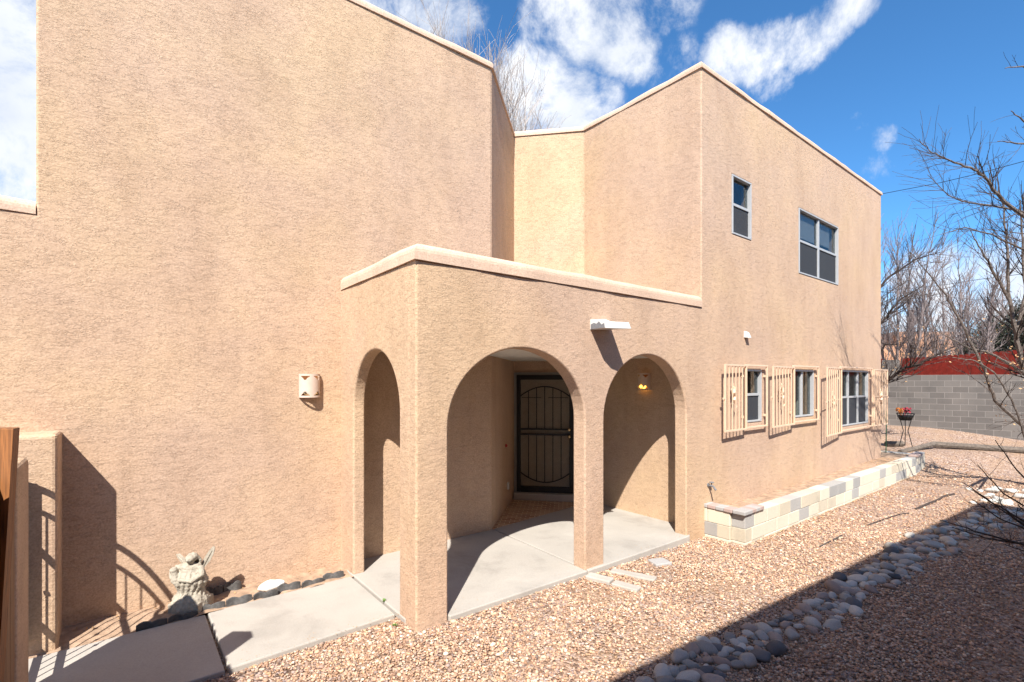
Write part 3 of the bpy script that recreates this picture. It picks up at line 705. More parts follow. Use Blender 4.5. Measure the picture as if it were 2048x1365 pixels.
# leaning post nearest the camera
def lean_post():
    d = 2.5
    tl = at(-36, 857, d); tr = at(27, 858, d); trb = at(40, 855, d+.10); tlb = at(-26, 855, d+.10)
    bl = at(-90, 1690, d); br = at(-25, 1690, d); brb = at(-10, 1655, d+.10); blb = at(-78, 1655, d+.10)
    mb = MB().add([bl, br, brb, blb, tl, tr, trb, tlb], [(0, 3, 2, 1), (4, 5, 6, 7), (0, 1, 5, 4), (1, 2, 6, 5), (2, 3, 7, 6), (3, 0, 4, 7)])
    ext = bl
    return top(mb, 'wooden_post', 'brownwood', (br.x, br.y, -.15), 'tall stained brown wooden post at the left edge before the pier', 'post', bevel=.004)
lean_post()

# ---------------------------------------------------------------- scalloped edging along the walk
def scallop(name, p0, p1, n, lab, hgt=.12, r=.055, z=-.13):
    root = empty(name, (p0[0], p0[1], z), lab, 'edging')
    a = Vector((*p0, z)); b = Vector((*p1, z))
    for i in range(n):
        c0 = a.lerp(b, i/n); c1 = a.lerp(b, (i+.97)/n); mb = MB(); d = (c1-c0); L_ = d.length; d.normalize(); nn = Vector((-d.y, d.x, 0)); m = 12; vs = []; fs = []
        tilt = random.uniform(-.02, .03); jit = random.uniform(-.015, .015)
        for k in range(m+1):
            t = k/m; hh = hgt*(.80+.20*abs(math.sin(math.pi*(t*2)))) + jit*.6
            o_ = nn*(.014*math.sin(math.pi*t*2)); q = c0+d*L_*t+o_
            for s_ in (0, .022):
                vs.append(q+nn*s_+Vector((0, 0, -.08))); vs.append(q+nn*(s_+tilt)+Vector((0, 0, hh)))
        for k in range(m):
            u = k*4; w = u+4
            fs += [(u, w, w+1, u+1), (u+2, u+3, w+3, w+2), (u+1, w+1, w+3, u+3)]
        fs += [(0, 1, 3, 2), (m*4, m*4+2, m*4+3, m*4+1)]
        mb.add(vs, fs).build('edging_piece', 'edging', root)
scallop('scalloped_edging', (.10, 5.615), (2.03, 5.70), 8, 'dark scalloped concrete edging along the walk', .085)
scallop('scalloped_edging', (.50, 5.97), (1.02, 6.02), 3, 'short dark scalloped edging behind the angel statue', .13)
# white stone
mb = MB(); mb.ball((1.27, 5.83, -.065), (.14, .085, .05), 16, 10); mb.v = [(x+.02*mnoise.noise(Vector((x*9, y*9, z*9))), y+.02*mnoise.noise(Vector((x*9+5, y*9, z*9))), z+.012*mnoise.noise(Vector((x*12, y*12, 4)))) for x, y, z in mb.v]
top(mb, 'white_stone', 'white_stone', (1.27, 5.83, -.1), 'white painted stone on the soil beside the tall wall', 'stone', smooth=True)

# ---------------------------------------------------------------- angel statue
def angel():
    root = empty('angel_statue', (.54, 5.82, -.11), 'weathered cast stone angel statue standing by the tall wall', 'statue')
    T = Matrix.Translation((.54, 5.82, -.11)) @ Matrix.Rotation(R(-38), 4, 'Z') @ Matrix.Diagonal((.98, .98, .80, 1))    # local x to the picture's right, y away
    b = MB()
    b.box((-.15, -.13, 0), (.15, .13, .13)); b.lathe([(.0, 0), (.165, 0), (.172, .06), (.155, .15), (.13, .185), (0, .2)], 20, (0, 0, 0))
    for i in range(9):
        a = i*.7; b.ball((.11*math.cos(a), .10*math.sin(a), .10+.02*(i % 3)), (.06, .06, .075), 10, 8)
    # folds of the robe gathering above the base
    for i in range(16):
        a = 2*math.pi*i/16; b.tube([(.12*math.cos(a), .11*math.sin(a), .17), (.105*math.cos(a+.15), .09*math.sin(a+.15), .25), (.14*math.cos(a+.3), .11*math.sin(a+.3), .36), (.10*math.cos(a+.35), .075*math.sin(a+.35), .47)], [.02, .016, .024, .02], 6)
    b.ball((0, 0, .28), (.115, .10, .12), 16, 10); b.ball((-.015, 0, .38), (.145, .11, .13), 16, 10); b.ball((0, 0, .48), (.115, .08, .09), 16, 10)
    # shoulders, arms and child held to the left
    b.ball((-.01, -.01, .535), (.12, .065, .05), 12, 8)
    b.tube([(.10, -.01, .54), (.135, -.05, .45), (.07, -.11, .40), (-.05, -.12, .42)], [.036, .032, .028, .022], 8)
    b.tube([(-.11, -.01, .54), (-.155, -.05, .47), (-.12, -.10, .43)], [.036, .034, .026], 8)
    b.ball((-.125, -.075, .515), (.038, .036, .042), 10, 8); b.tube([(-.125, -.075, .49), (-.10, -.09, .40), (-.06, -.10, .33)], [.034, .04, .022], 8)
    # neck, head bowed, hair
    b.tube([(.01, -.02, .56), (.015, -.035, .61)], [.032, .028], 8)
    b.ball((.02, -.045, .645), (.044, .052, .056), 14, 10); b.ball((.025, -.02, .655), (.052, .052, .056), 12, 8); b.ball((.02, -.098, .637), (.010, .012, .010), 6, 5)
    for i in range(7):
        a = R(20+40*i/1.4); b.tube([(.025+.045*math.cos(a), -.015+.04*math.sin(a), .66), (.03+.058*math.cos(a), 0+.045*math.sin(a), .60), (.03+.05*math.cos(a), .01+.04*math.sin(a), .555)], [.014, .016, .010], 5)
    b.v = [tuple(T @ Vector(v)) for v in b.v]
    o = b.build('body', 'angel', root, smooth=True)
    rm_ = o.modifiers.new('merge', 'REMESH'); rm_.mode = 'VOXEL'; rm_.voxel_size = .0065; rm_.use_smooth_shade = True
    tx = bpy.data.textures.new('stone wear', 'CLOUDS'); tx.noise_scale = .022; dm = o.modifiers.new('wear', 'DISPLACE'); dm.texture = tx; dm.strength = .013; dm.texture_coords = 'LOCAL'
    def wing(sg, up, sp):
        w = MB(); n = 10; vs = []
        outl = [(0, -.10), (.05, -.02), (.10, .06), (.135, .16), (.15, .25), (.125, .27), (.08, .20), (.035, .11), (0, .03)]
        outl = [(x*sp, z*up) for x, z in outl]
        mt = axes((sg*.07, .06, .53), Vector((sg*.99, .12 if sg > 0 else .45, 0)).normalized(), Vector((-sg*.3, .95, 0)).normalized(), (0, 0, 1))
        k = len(outl); vs = [T @ mt @ Vector((x, -.012, z)) for x, z in outl]+[T @ mt @ Vector((x, .012, z)) for x, z in outl]
        w.add(vs, [tuple(range(k)), tuple(range(2*k-1, k-1, -1))]+[(i, k+i, k+(i+1) % k, (i+1) % k) for i in range(k)])
        for i in range(5):
            f = i/5; w.tube([T @ mt @ Vector((.012+.012*i*sp, -.014, (-.03+.03*i)*up)), T @ mt @ Vector(((.045+.018*i)*sp, -.015, (.03+.045*i)*up))], [.009, .004], 5)
        w.build('wing', 'angel', root)
    wing(1, .82, .85); wing(-1, .38, 1.2)
angel()

# ---------------------------------------------------------------- stones
def ico():
    bm = bmesh.new(); bmesh.ops.create_icosphere(bm, subdivisions=1, radius=1); v = np.array([x.co[:] for x in bm.verts]); f = np.array([[q.index for q in p.verts] for p in bm.faces]); bm.free(); return v, f
def pebbles():
    bm = bmesh.new(); bmesh.ops.create_icosphere(bm, subdivisions=1, radius=1)
    base = np.array([x.co[:] for x in bm.verts]); bf = np.array([[q.index for q in p.verts] for p in bm.faces]); bm.free()
    # 12-vertex rocks: plain icosahedron jittered into angular chips
    shapes = []
    for k in range(12):
        v = base*(1+rng.uniform(-.22, .18, (len(base), 1)))*np.array([1.15, .85, .62]); shapes.append(v)
    nv = len(base)
    def inside_slab(x, y):
        return ((x < 2.12) & (y > 4.44) & (x > -3.2)) | ((y > 4.07) & (x > 2.1)) | ((x > 6.9) & (x < 16.48) & (y > 3.49)) | ((x < -.58))
    pts = []
    for (x0, x1, y0, y1, dens) in ((-.6, 3.2, 1.0, 4.46, 3300), (3.2, 6.5, .1, 4.1, 2900), (6.5, 9.5, -.1, 4.1, 1700), (9.5, 13, 0, 3.5, 650), (13, 17.5, .4, 3.5, 260)):
        n = int((x1-x0)*(y1-y0)*dens); p = np.column_stack([rng.uniform(x0, x1, n), rng.uniform(y0, y1, n)]); pts.append(p)
    p = np.vstack(pts); d = p[:, 0]*FW.x+p[:, 1]*FW.y; px = 1024+992*(p[:, 0]*RT.x+p[:, 1]*RT.y)/np.maximum(d, .1)
    py = 762+992*2.3/np.maximum(d, .1)
    keep = (~inside_slab(p[:, 0], p[:, 1])) & (d > .8) & (px > 120) & (px < 2280) & (py < 1560)
    p = p[keep]
    # thinner patches where the dirt shows
    den = np.array([mnoise.noise(Vector((a*.9, b*.9, 0)))+.5*mnoise.noise(Vector((a*2.3, b*2.3, 5))) for a, b in p]); keep = rng.uniform(0, 1, len(p)) < np.clip(1.0-.9*np.clip((den-.12)/.3, 0, 1), .25, 1); p = p[keep]
    n = len(p); d = p[:, 0]*FW.x+p[:, 1]*FW.y
    size = rng.lognormal(math.log(.0096), .34, n)*(1+.035*np.clip(d-4, 0, 8)); size = np.clip(size, .005, .032)
    ang = rng.uniform(0, 2*math.pi, n); tx = rng.uniform(-.5, .5, n)
    sh = np.array(shapes)[rng.integers(0, 12, n)]*size[:, None, None]
    # tilt about x then spin about z
    c, s = np.cos(tx), np.sin(tx); y = sh[:, :, 1]*c[:, None]-sh[:, :, 2]*s[:, None]; z = sh[:, :, 1]*s[:, None]+sh[:, :, 2]*c[:, None]; xx = sh[:, :, 0]
    c, s = np.cos(ang), np.sin(ang); X = xx*c[:, None]-y*s[:, None]; Y = xx*s[:, None]+y*c[:, None]
    gzv = np.array([gz(a, b) for a, b in p])+.004+rng.uniform(-.004, .010, n)
    V = np.stack([X+p[:, 0:1], Y+p[:, 1:2], z+gzv[:, None]], 2).reshape(-1, 3)
    Fc = (bf[None]+(np.arange(n)*nv)[:, None, None]).reshape(-1, 3)
    pal = np.array([(.56, .37, .28), (.62, .44, .34), (.50, .31, .22), (.66, .52, .43), (.42, .27, .21), (.36, .29, .28), (.30, .22, .20), (.74, .65, .57), (.58, .40, .27), (.46, .36, .33)])
    w = np.array([.18, .18, .13, .11, .10, .07, .07, .06, .06, .04]); ci = rng.choice(len(pal), n, p=w/w.sum()); colr = np.clip(pal[ci]*np.array([.96, .90, .80])*rng.uniform(.52, 1.25, (n, 1)), 0, .85)
    me = bpy.data.meshes.new('gravel'); me.vertices.add(len(V)); me.vertices.foreach_set('co', V.ravel())
    me.loops.add(len(Fc)*3); me.loops.foreach_set('vertex_index', Fc.ravel().astype(np.int32)); me.polygons.add(len(Fc))
    me.polygons.foreach_set('loop_start', np.arange(0, len(Fc)*3, 3, dtype=np.int32)); me.update(calc_edges=True)
    ca = me.color_attributes.new('Col', 'FLOAT_COLOR', 'POINT'); cc = np.ones((len(V), 4), np.float32); cc[:, :3] = np.repeat(colr, nv, 0); ca.data.foreach_set('color', cc.ravel())
    me.materials.append(M['peb']); o = bpy.data.objects.new('gravel', me); col.objects.link(o)
    tag(o, 'loose pinkish tan gravel covering the yard', 'gravel', kind='stuff'); print('pebbles', n)
pebbles()

def debris():
    bits = MB()
    def scat(n, fx, zf, lo, hi):
        for _ in range(n):
            x, y = fx(); z = zf(x, y); a = random.uniform(0, 6.28); l = random.uniform(lo, hi); u = Vector((math.cos(a), math.sin(a), random.uniform(-.3, .5))).normalized()*l; w = Vector((-math.sin(a), math.cos(a), random.uniform(-.4, .6))).normalized()*l*random.uniform(.2, .6); c = Vector((x, y, z+l*.35))
            bits.add([c-u, c+w, c+u*.8, c-w], [(0, 1, 2, 3)])
    scat(500, lambda: (random.uniform(7, 16.5), 3.49-abs(random.gauss(0, .07))), lambda x, y: gz(x, y)+.01, .008, .022)
    scat(420, lambda: (15.1-abs(random.gauss(0, 1.3)), random.uniform(3.75, 4.08)), lambda x, y: .165+.006*(x-7), .008, .022)
    scat(200, lambda: (random.uniform(7.2, 13), random.uniform(3.95, 4.09)), lambda x, y: .165+.006*(x-7), .006, .018)
    scat(160, lambda: (random.uniform(-.4, 2.1), random.uniform(5.85, 6.06)), lambda x, y: -.09, .006, .018)
    scat(120, lambda: (random.uniform(6.4, 6.95), random.uniform(3.7, 4.1)), lambda x, y: gz(x, y)+.005, .006, .016)
    scat(260, lambda: (random.uniform(12, 18), random.uniform(.5, 3.4)), lambda x, y: gz(x, y)+.012, .012, .028)
    scat(120, lambda: (random.uniform(.6, 2.1), 4.43+abs(random.gauss(0, .10))), lambda x, y: -.10, .003, .008)
    scat(160, lambda: (random.uniform(2.5, 6.5), 4.08+abs(random.gauss(0, .16))), lambda x, y: -.097, .003, .008)
    o = bits.build('leaf_litter', 'leaf'); tag(o, 'dry leaf litter along the planter and wall base', 'leaves', kind='stuff')
debris()

# river cobbles in the dry creek line: (photo pixel path of the bed) -> points on the ground
def on_ground(px, py, z=-.17):
    r = (FW + RT*((px-1024)/992) + UP*((762-py)/992)); return CAM + r*((z-CAM.z)/r.z)
def cob_mat(name, a, b_):
    m, nt, N, L, b = newmat(name); oi = N.new('ShaderNodeObjectInfo'); r = ramp(N, L, oi.outputs['Random'], [(0, a), (.5, tuple((x+y)/2 for x, y in zip(a, b_))), (1, b_)])
    tcn = N.new('ShaderNodeTexCoord'); n = noise_n(N, L, tcn.outputs['Object'], 16, 5, .65); fr = ramp(N, L, n.outputs[0], [(.3, (.72, .72, .72)), (.7, (1.2, 1.2, 1.2))])
    L.new(mixcol(N, L, 1.0, r.outputs[0], fr.outputs[0], 'MULTIPLY'), b.inputs['Base Color']); b.inputs['Roughness'].default_value = .75
    bump(N, L, noise_n(N, L, tcn.outputs['Object'], 90, 3, .6).outputs[0], b, .25, .004); return m
CK = [('grey', cob_mat('grey cobble', (.22, .205, .19), (.38, .355, .325))), ('pale', cob_mat('pale cobble', (.40, .37, .33), (.56, .52, .46))), ('brown', cob_mat('brown cobble', (.24, .18, .155), (.38, .29, .24))), ('dark', cob_mat('dark cobble', (.07, .07, .075), (.14, .135, .14)))]
LBL = {'grey': 'smooth mid grey river cobble in the dry creek line', 'pale': 'smooth pale cream river cobble in the dry creek line', 'brown': 'smooth brownish pink river cobble in the dry creek line',
       'dark': 'smooth dark charcoal river cobble in the dry creek line', 'white': 'bright white sunlit rock at the far end of the creek line'}
protos = {}
def cobble_mesh(kind, mat, k):
    mb = MB(); mb.ball((0, 0, 0), 1, 16, 10); sd = random.uniform(0, 99); sx, sy, sz = random.uniform(.95, 1.3), random.uniform(.7, .95), random.uniform(.5, .68)
    vs = []
    for x, y, z in mb.v:
        q = 1+.26*mnoise.noise(Vector((x*1.1+sd, y*1.1, z*1.1)))+.05*mnoise.noise(Vector((x*3.3+sd, y*3.3, z*3.3))); vs.append((x*q*sx, y*q*sy, z*q*sz))
    me = bpy.data.meshes.new('river_cobble'); me.from_pydata(vs, [], mb.f); me.materials.append(mat); me.polygons.foreach_set('use_smooth', [True]*len(me.polygons))
    return me
for kind, mat in CK: protos[kind] = [cobble_mesh(kind, mat, k) for k in range(5)]
M['whiterock'] = plain('white rock', (.50, .485, .45), .9, 0, .1, 20, .5); protos['white'] = [cobble_mesh('white', M['whiterock'], k) for k in range(3)]
placed = []
cobs = []
def place_cobble(x, y, r, kind):
    for (a, b, c) in placed:
        if (a-x)**2+(b-y)**2 < ((c+r)*.66)**2: return False
    placed.append((x, y, r))
    o = bpy.data.objects.new('river_cobble', random.choice(protos[kind])); col.objects.link(o)
    o.location = (x, y, gz(x, y)+r*random.uniform(.05, .32)+.004); o.rotation_euler = (random.uniform(-.25, .25), random.uniform(-.25, .25), random.uniform(0, 6.28)); o.scale = (r, r, r*random.uniform(.8, 1.05))
    sz = 'large' if r > .065 else ('small' if r < .042 else 'medium sized')
    pl_ = 'at the near end of' if x < 4.2 else ('in the lower stretch of' if x < 5.6 else ('in the middle of' if x < 7.2 else ('in the upper stretch of' if x < 9.2 else 'at the far end of')))
    lb = LBL[kind] if kind == 'white' else '%s %s river cobble %s the dry creek' % (sz, {'grey': 'mid grey', 'pale': 'pale cream', 'brown': 'pinkish brown', 'dark': 'dark charcoal'}[kind], pl_)
    tag(o, lb, 'cobble', 'river cobbles of the dry creek' if kind != 'white' else 'white rocks at the end of the creek'); cobs.append(o); return True
bed = [((1330, 1400), .30), ((1372, 1330), .30), ((1449, 1300), .30), ((1524, 1268), .30), ((1624, 1215), .32), ((1674, 1180), .34), ((1749, 1132), .38), ((1824, 1086), .42), ((1880, 1058), .45), ((1949, 1030), .5), ((2050, 1008), .5)]
bp = [(on_ground(p[0]+6, p[1]+15), w) for p, w in bed]
bp = [(p, w*.72) for p, w in bp]
n_ok = 0; tries = 0
while n_ok < 262 and tries < 60000:
    tries += 1; t = random.random()**.9*(len(bp)-1); i = int(t); f = t-i
    c = bp[i][0].lerp(bp[i+1][0], f); w = bp[i][1]*(1-f)+bp[i+1][1]*f; dd = (bp[i+1][0]-bp[i][0]); dd.normalize(); nn = Vector((-dd.y, dd.x, 0))
    off = random.uniform(-1, 1)*w*(.55+.45*random.random())
    if abs(off) > w*1.05: continue
    off += .10*mnoise.noise(Vector((t*1.7, 0, 0)))
    r = min(.088, max(.022, random.lognormvariate(math.log(.056), .36)))*(1+.12*(t > 5)); r *= 1.1 if tries < 900 else .85
    kind = random.choices(('grey', 'pale', 'brown', 'dark'), (3.8, 2.8, 2.6, 1.0))[0]
    if place_cobble(c.x+nn.x*off, c.y+nn.y*off, r, kind): n_ok += 1
for _ in range(70):
    q = on_ground(random.uniform(1935, 2110), random.uniform(972, 1006), -.12)
    if place_cobble(q.x, q.y, random.uniform(.05, .12), 'white'): n_ok += 1
    if n_ok > 285: break
print('cobbles', n_ok)

# small green weeds
def weed(x, y, z, r, lab):
    mb = MB()
    for i in range(26):
        a = random.uniform(0, 6.28); q = random.uniform(.2, 1)*r; l = random.uniform(.35, .8)*r; c = Vector((x+q*math.cos(a)*.8, y+q*math.sin(a)*.8, z+random.uniform(.2, .9)*r*.6)); u = Vector((math.cos(a), math.sin(a), random.uniform(.1, .8))).normalized()*l*.5; s = Vector((-math.sin(a), math.cos(a), 0))*l*.22
        mb.add([c-u, c+s, c+u, c-s], [(0, 1, 2, 3)]); mb.tube([(x, y, z-.01), c], .0012, 3)
    top(mb, 'weed', 'weed', (x, y, z), lab, 'weed')
for px, py, z, r, lab in ((768, 1203, -.095, .035, 'small green weed in the walk joint left of the corner column'), (790, 1252, -.13, .03, 'small green weed in gravel at the corner column foot'), (755, 1243, -.13, .03, 'flat green weed at the gravel edge of the walk'),
                   (1285, 1103, -.14, .05, 'green weed beside the porch slab before the right arch'), (908, 1232, -.13, .03, 'dark green weed right of the corner column foot'), (1395, 985+60, -.14, .03, 'tiny weed beside the planter block corner')):
    p = on_ground(px, py, z); weed(p.x, p.y, z, r, lab)
# twigs and drip hose on the gravel
def ground_line(pts, r, mat, name, lab, cat):
    mb = MB(); P = [on_ground(px, py, -.16) for px, py in pts]; Q = []
    for i in range(len(P)-1):
        for k in range(5): q = P[i].lerp(P[i+1], k/5); Q.append(q+Vector((0, 0, .008*mnoise.noise(q*6))))
    Q.append(P[-1]); mb.tube([(q.x, q.y, gz(q.x, q.y)+.016+q.z*0) for q in Q], r, 6); top(mb, name, mat, P[0], lab, cat)
ground_line([(1832, 1016), (1850, 1008), (1875, 998), (1890, 990), (1908, 986)], .022, 'bark_dark', 'fallen_branch', 'dark fallen branch lying on sunlit gravel', 'branch')
ground_line([(1735, 1048), (1765, 1037), (1800, 1026), (1818, 1024)], .012, 'bark_dark', 'fallen_branch', 'thin fallen twig on gravel left of the dark branch', 'branch')
ground_line([(1640, 1090), (1660, 1080), (1684, 1068)], .011, 'dirtw', 'drip_tube', 'short black drip tube poking from the gravel', 'tube')
ground_line([(475, 1338), (540, 1312), (600, 1292), (646, 1278)], .012, 'dirtw', 'drip_tube', 'black drip tube along the gravel edge of the walk', 'tube')

# ---------------------------------------------------------------- back yard: block wall, pickets, timbers, planter stand
P1 = at(1800, 852.3, 17.7); P2 = at(2048, 860.7, 15.6); fd = Vector((P2.x-P1.x, P2.y-P1.y, 0)).normalized(); fn = Vector((fd.y, -fd.x, 0))
if fn.dot(FW) > 0: fn = -fn
fl = Vector((P1.x, P1.y, .55))
def fpt(s, o, z): return fl+fd*s+fn*o+Vector((0, 0, z))
def uvbox(name, s0, s1, o0, o1, z0, z1, mat, parent, uo=0):
    mb = MB(); vs = [fpt(s0, o1, z0), fpt(s1, o1, z0), fpt(s1, o0, z0), fpt(s0, o0, z0), fpt(s0, o1, z1), fpt(s1, o1, z1), fpt(s1, o0, z1), fpt(s0, o0, z1)]
    mb.add(vs, [(0, 3, 2, 1), (4, 5, 6, 7), (0, 1, 5, 4), (1, 2, 6, 5), (2, 3, 7, 6), (3, 0, 4, 7)])
    o = mb.build(name, mat, parent); uvl = o.data.uv_layers.new(name='UVMap')
    for poly in o.data.polygons:
        for li in poly.loop_indices:
            vi = o.data.loops[li].vertex_index; s = (s0, s1, s1, s0)[vi % 4]; z = z0 if vi < 4 else z1
            uvl.data[li].uv = (s+uo, z+.4)
    return o
bw = empty('block_wall', fpt(0, 0, 0), 'grey concrete block wall at the back of the yard', 'wall')
uvbox('wall_run', -0.02, 9.0, 0, -.2, -.5, 1.80, 'cmu', bw)
uvbox('pillar', -.52, -.021, .03, -.23, -.5, 2.35, 'cmu', bw, .1)
uvbox('wall_run', -4.0, -.521, -.03, -.2, -.5, 1.80, 'cmu', bw, .2)
def pickets(s0, s1, zb, hs, name, lab):
    root = empty(name, fpt(s0, -.12, 1.3), lab, 'fence'); mb = MB(); s = s0; i = 0
    while s < s1:
        w = .139; h0 = hs(s)+random.uniform(-.01, .01)
        o0 = -.14; q = [(s, zb), (s+w, zb), (s+w, h0-.04), (s+w*.72, h0), (s+w*.28, h0), (s, h0-.04)]
        vs = [fpt(a, o0, b) for a, b in q]+[fpt(a, o0-.02, b) for a, b in q]
        mb.add(vs, [tuple(range(6)), tuple(range(11, 5, -1))]+[(k, 6+k, 6+(k+1) % 6, (k+1) % 6) for k in range(6)]); s += w+.001
    mb.build('pickets', 'redwood', root)
    MB().add([fpt(a, o, z) for z in (2.1, 2.19) for a, o in ((s0, -.165), (s1, -.165), (s1, -.20), (s0, -.20))], [(0, 3, 2, 1), (4, 5, 6, 7), (0, 1, 5, 4), (1, 2, 6, 5), (2, 3, 7, 6), (3, 0, 4, 7)]).build('rail', 'redwood', root)
pickets(0, 9, 1.802, lambda s: 2.40+.062*s, 'picket_fence', 'dark red picket fence rising above the block wall')
pickets(-4.0, -.55, 1.802, lambda s: 2.40, 'picket_fence', 'dark red picket fence piece left of the block pillar')
# black pipe in front of the pillar
top(MB().tube([fpt(-.62, .12, -.1), fpt(-.62, .12, 2.3)], .035, 8), 'steel_post', 'black', fpt(-.62, .12, -.1), 'dark steel post in front of the block wall pillar', 'post')
top(MB().tube([at(1772, 905, 13.4), at(1773, 822, 13.4)], .013, 6), 'garden_stake', 'green', at(1772, 905, 13.4), 'thin green garden stake at the far house corner', 'stake')
# landscape timbers
def timber(a, b, za, zb, r, lab):
    a = Vector((a[0], a[1], za)); b = Vector((b[0], b[1], zb)); u = (b-a).normalized(); n = 18; pts = [a.lerp(b, i/n)+Vector((0, 0, .008*mnoise.noise(Vector((i*.7, za*9, 0))))) for i in range(n+1)]
    top(MB().tube(pts, [r*(1+.10*mnoise.noise(Vector((i*.9, 2, a.x)))) for i in range(n+1)], 8), 'landscape_timber', 'timber', a, lab, 'timber', 'weathered landscape timbers')
def q(px, py, d): p = at(px, py, d); return (p.x, p.y), p.z
for (A, B, r, lab) in (((1866, 889, 14.6), (2110, 905, 13.6), .085, 'long weathered landscape timber on the gravel before the block wall'), ((1800, 905, 13.9), (1868, 888, 14.5), .07, 'short slanting landscape timber behind the planter'), ((1772, 888, 14.9), (1806, 888, 14.9), .08, 'small dark landscape timber beside the flower stand')):
    a, za = q(*A); b, zb = q(*B); timber(a, b, za, zb, r, lab)
# flower stand
fs_ = at(1811, 893, 14.2)
st = empty('plant_stand', fs_, 'black wire plant stand by the landscape timbers', 'plant stand'); stz = fs_.z; h_ = .94
lg = MB()
for k in range(3):
    a = 2.1*k+.3; lg.tube([(fs_.x+.17*math.cos(a), fs_.y+.17*math.sin(a), stz), (fs_.x+.06*math.cos(a), fs_.y+.06*math.sin(a), stz+.45), (fs_.x+.14*math.cos(a), fs_.y+.14*math.sin(a), stz+h_-.18)], .011, 5)
lg.build('leg', 'black', st)
bk_ = MB(); 
for rr, zz in ((.13, -.19), (.19, -.09), (.21, .0)): bk_.tube([(fs_.x+rr*math.cos(2*math.pi*i/20), fs_.y+rr*math.sin(2*math.pi*i/20), stz+h_+zz) for i in range(21)], .008, 5)
for i in range(14):
    a = 2*math.pi*i/14; bk_.tube([(fs_.x+.13*math.cos(a), fs_.y+.13*math.sin(a), stz+h_-.19), (fs_.x+.21*math.cos(a), fs_.y+.21*math.sin(a), stz+h_)], .006, 4)
bk_.lathe([(0, 0), (.12, 0), (.17, .1), (.17, .13), (0, .13)], 14, (fs_.x, fs_.y, stz+h_-.18)); bk_.build('basket', 'black', st)
fo = Vector((fs_.x, fs_.y, stz+h_))+RT*(-.06)
for mat, cen, nm in (('flower_orange', -RT*.10, 'orange flower cluster in the wire plant stand'), ('flower_red', RT*.10+UP*.02, 'red flower cluster in the wire plant stand')):
    mb = MB()
    for i in range(60):
        c = fo+cen+Vector((random.gauss(0, .05), random.gauss(0, .05), .05+random.uniform(-.04, .10))); 
        a = Vector((random.gauss(0, 1), random.gauss(0, 1), random.gauss(0, 1))).normalized(); b = a.orthogonal().normalized(); l = random.uniform(.02, .045)
        mb.add([c-a*l, c-b*l*.7, c+a*l, c+b*l*.7], [(0, 1, 2, 3)])
    for i in range(5): mb.tube([fo+Vector((0, 0, -.1)), fo+cen+Vector((random.gauss(0, .03), random.gauss(0, .03), .03))], .004, 4)
    top(mb, 'silk_flowers', mat, fo, nm, 'flowers')

# ---------------------------------------------------------------- far building, poles, wires
fb = empty('far_house', at(1850, 735, 46), 'orange tan stucco house beyond the red fence', 'house')
def fbox(px0, px1, ztop, d, name, mat, depth=6, zb=0, parent=fb, yo=0):
    a = at(px0, 762, d); b = at(px1, 762, d); mb = MB(); dp = FW*depth
    vs = [Vector((p.x, p.y, z)) for z in (zb, ztop) for p in (a, b, b+dp, a+dp)]
    return mb.add(vs, [(0, 3, 2, 1), (4, 5, 6, 7), (0, 1, 5, 4), (1, 2, 6, 5), (2, 3, 7, 6), (3, 0, 4, 7)]).build(name, mat, parent)
fbox(1795, 1910, 6.7, 46, 'wall', 'tanwall'); fbox(1740, 1828, 5.4, 44, 'wall', 'tanwall'); fbox(1900, 1945, 6.0, 47, 'wall', 'tanwall')
for px in (1878, 1897): fbox(px-4, px+4, 5.0, 45.93, 'window', 'blind', .06, 3.6)
fbox(1846, 1853, 5.3, 45.93, 'window', 'dark', .06, 3.7)
def pole(px, py0, py1, d, r, lab, name='utility_pole'):
    a = at(px, py0, d); b = at(px, py1, d); a.z = 0
    top(MB().tube([a, b], r, 8), name, 'rustpole', a, lab, 'pole')
pole(1823, 700, 620, 30, .14, 'rusty pole standing just behind the red fence')
def wire(pts, d0, d1, lab):
    n = len(pts); P = [at(x, y, d0+(d1-d0)*i/(n-1)) for i, (x, y) in enumerate(pts)]
    top(MB().tube(P, .016, 4), 'power_line', 'black', P[0], lab, 'power line', 'power lines over the yard')
wire([(1600, 425), (1765, 388), (1880, 366), (1960, 347), (2048, 323), (2300, 250)], 30, 24, 'highest power line crossing the sky right of the house')
wire([(1700, 590), (1890, 570), (1960, 559), (2048, 548), (2300, 520)], 34, 28, 'middle power line crossing the white cloud')
wire([(1700, 580), (1880, 593), (1950, 600), (2020, 602), (2300, 600)], 34, 30, 'lowest power line running behind the bare trees')

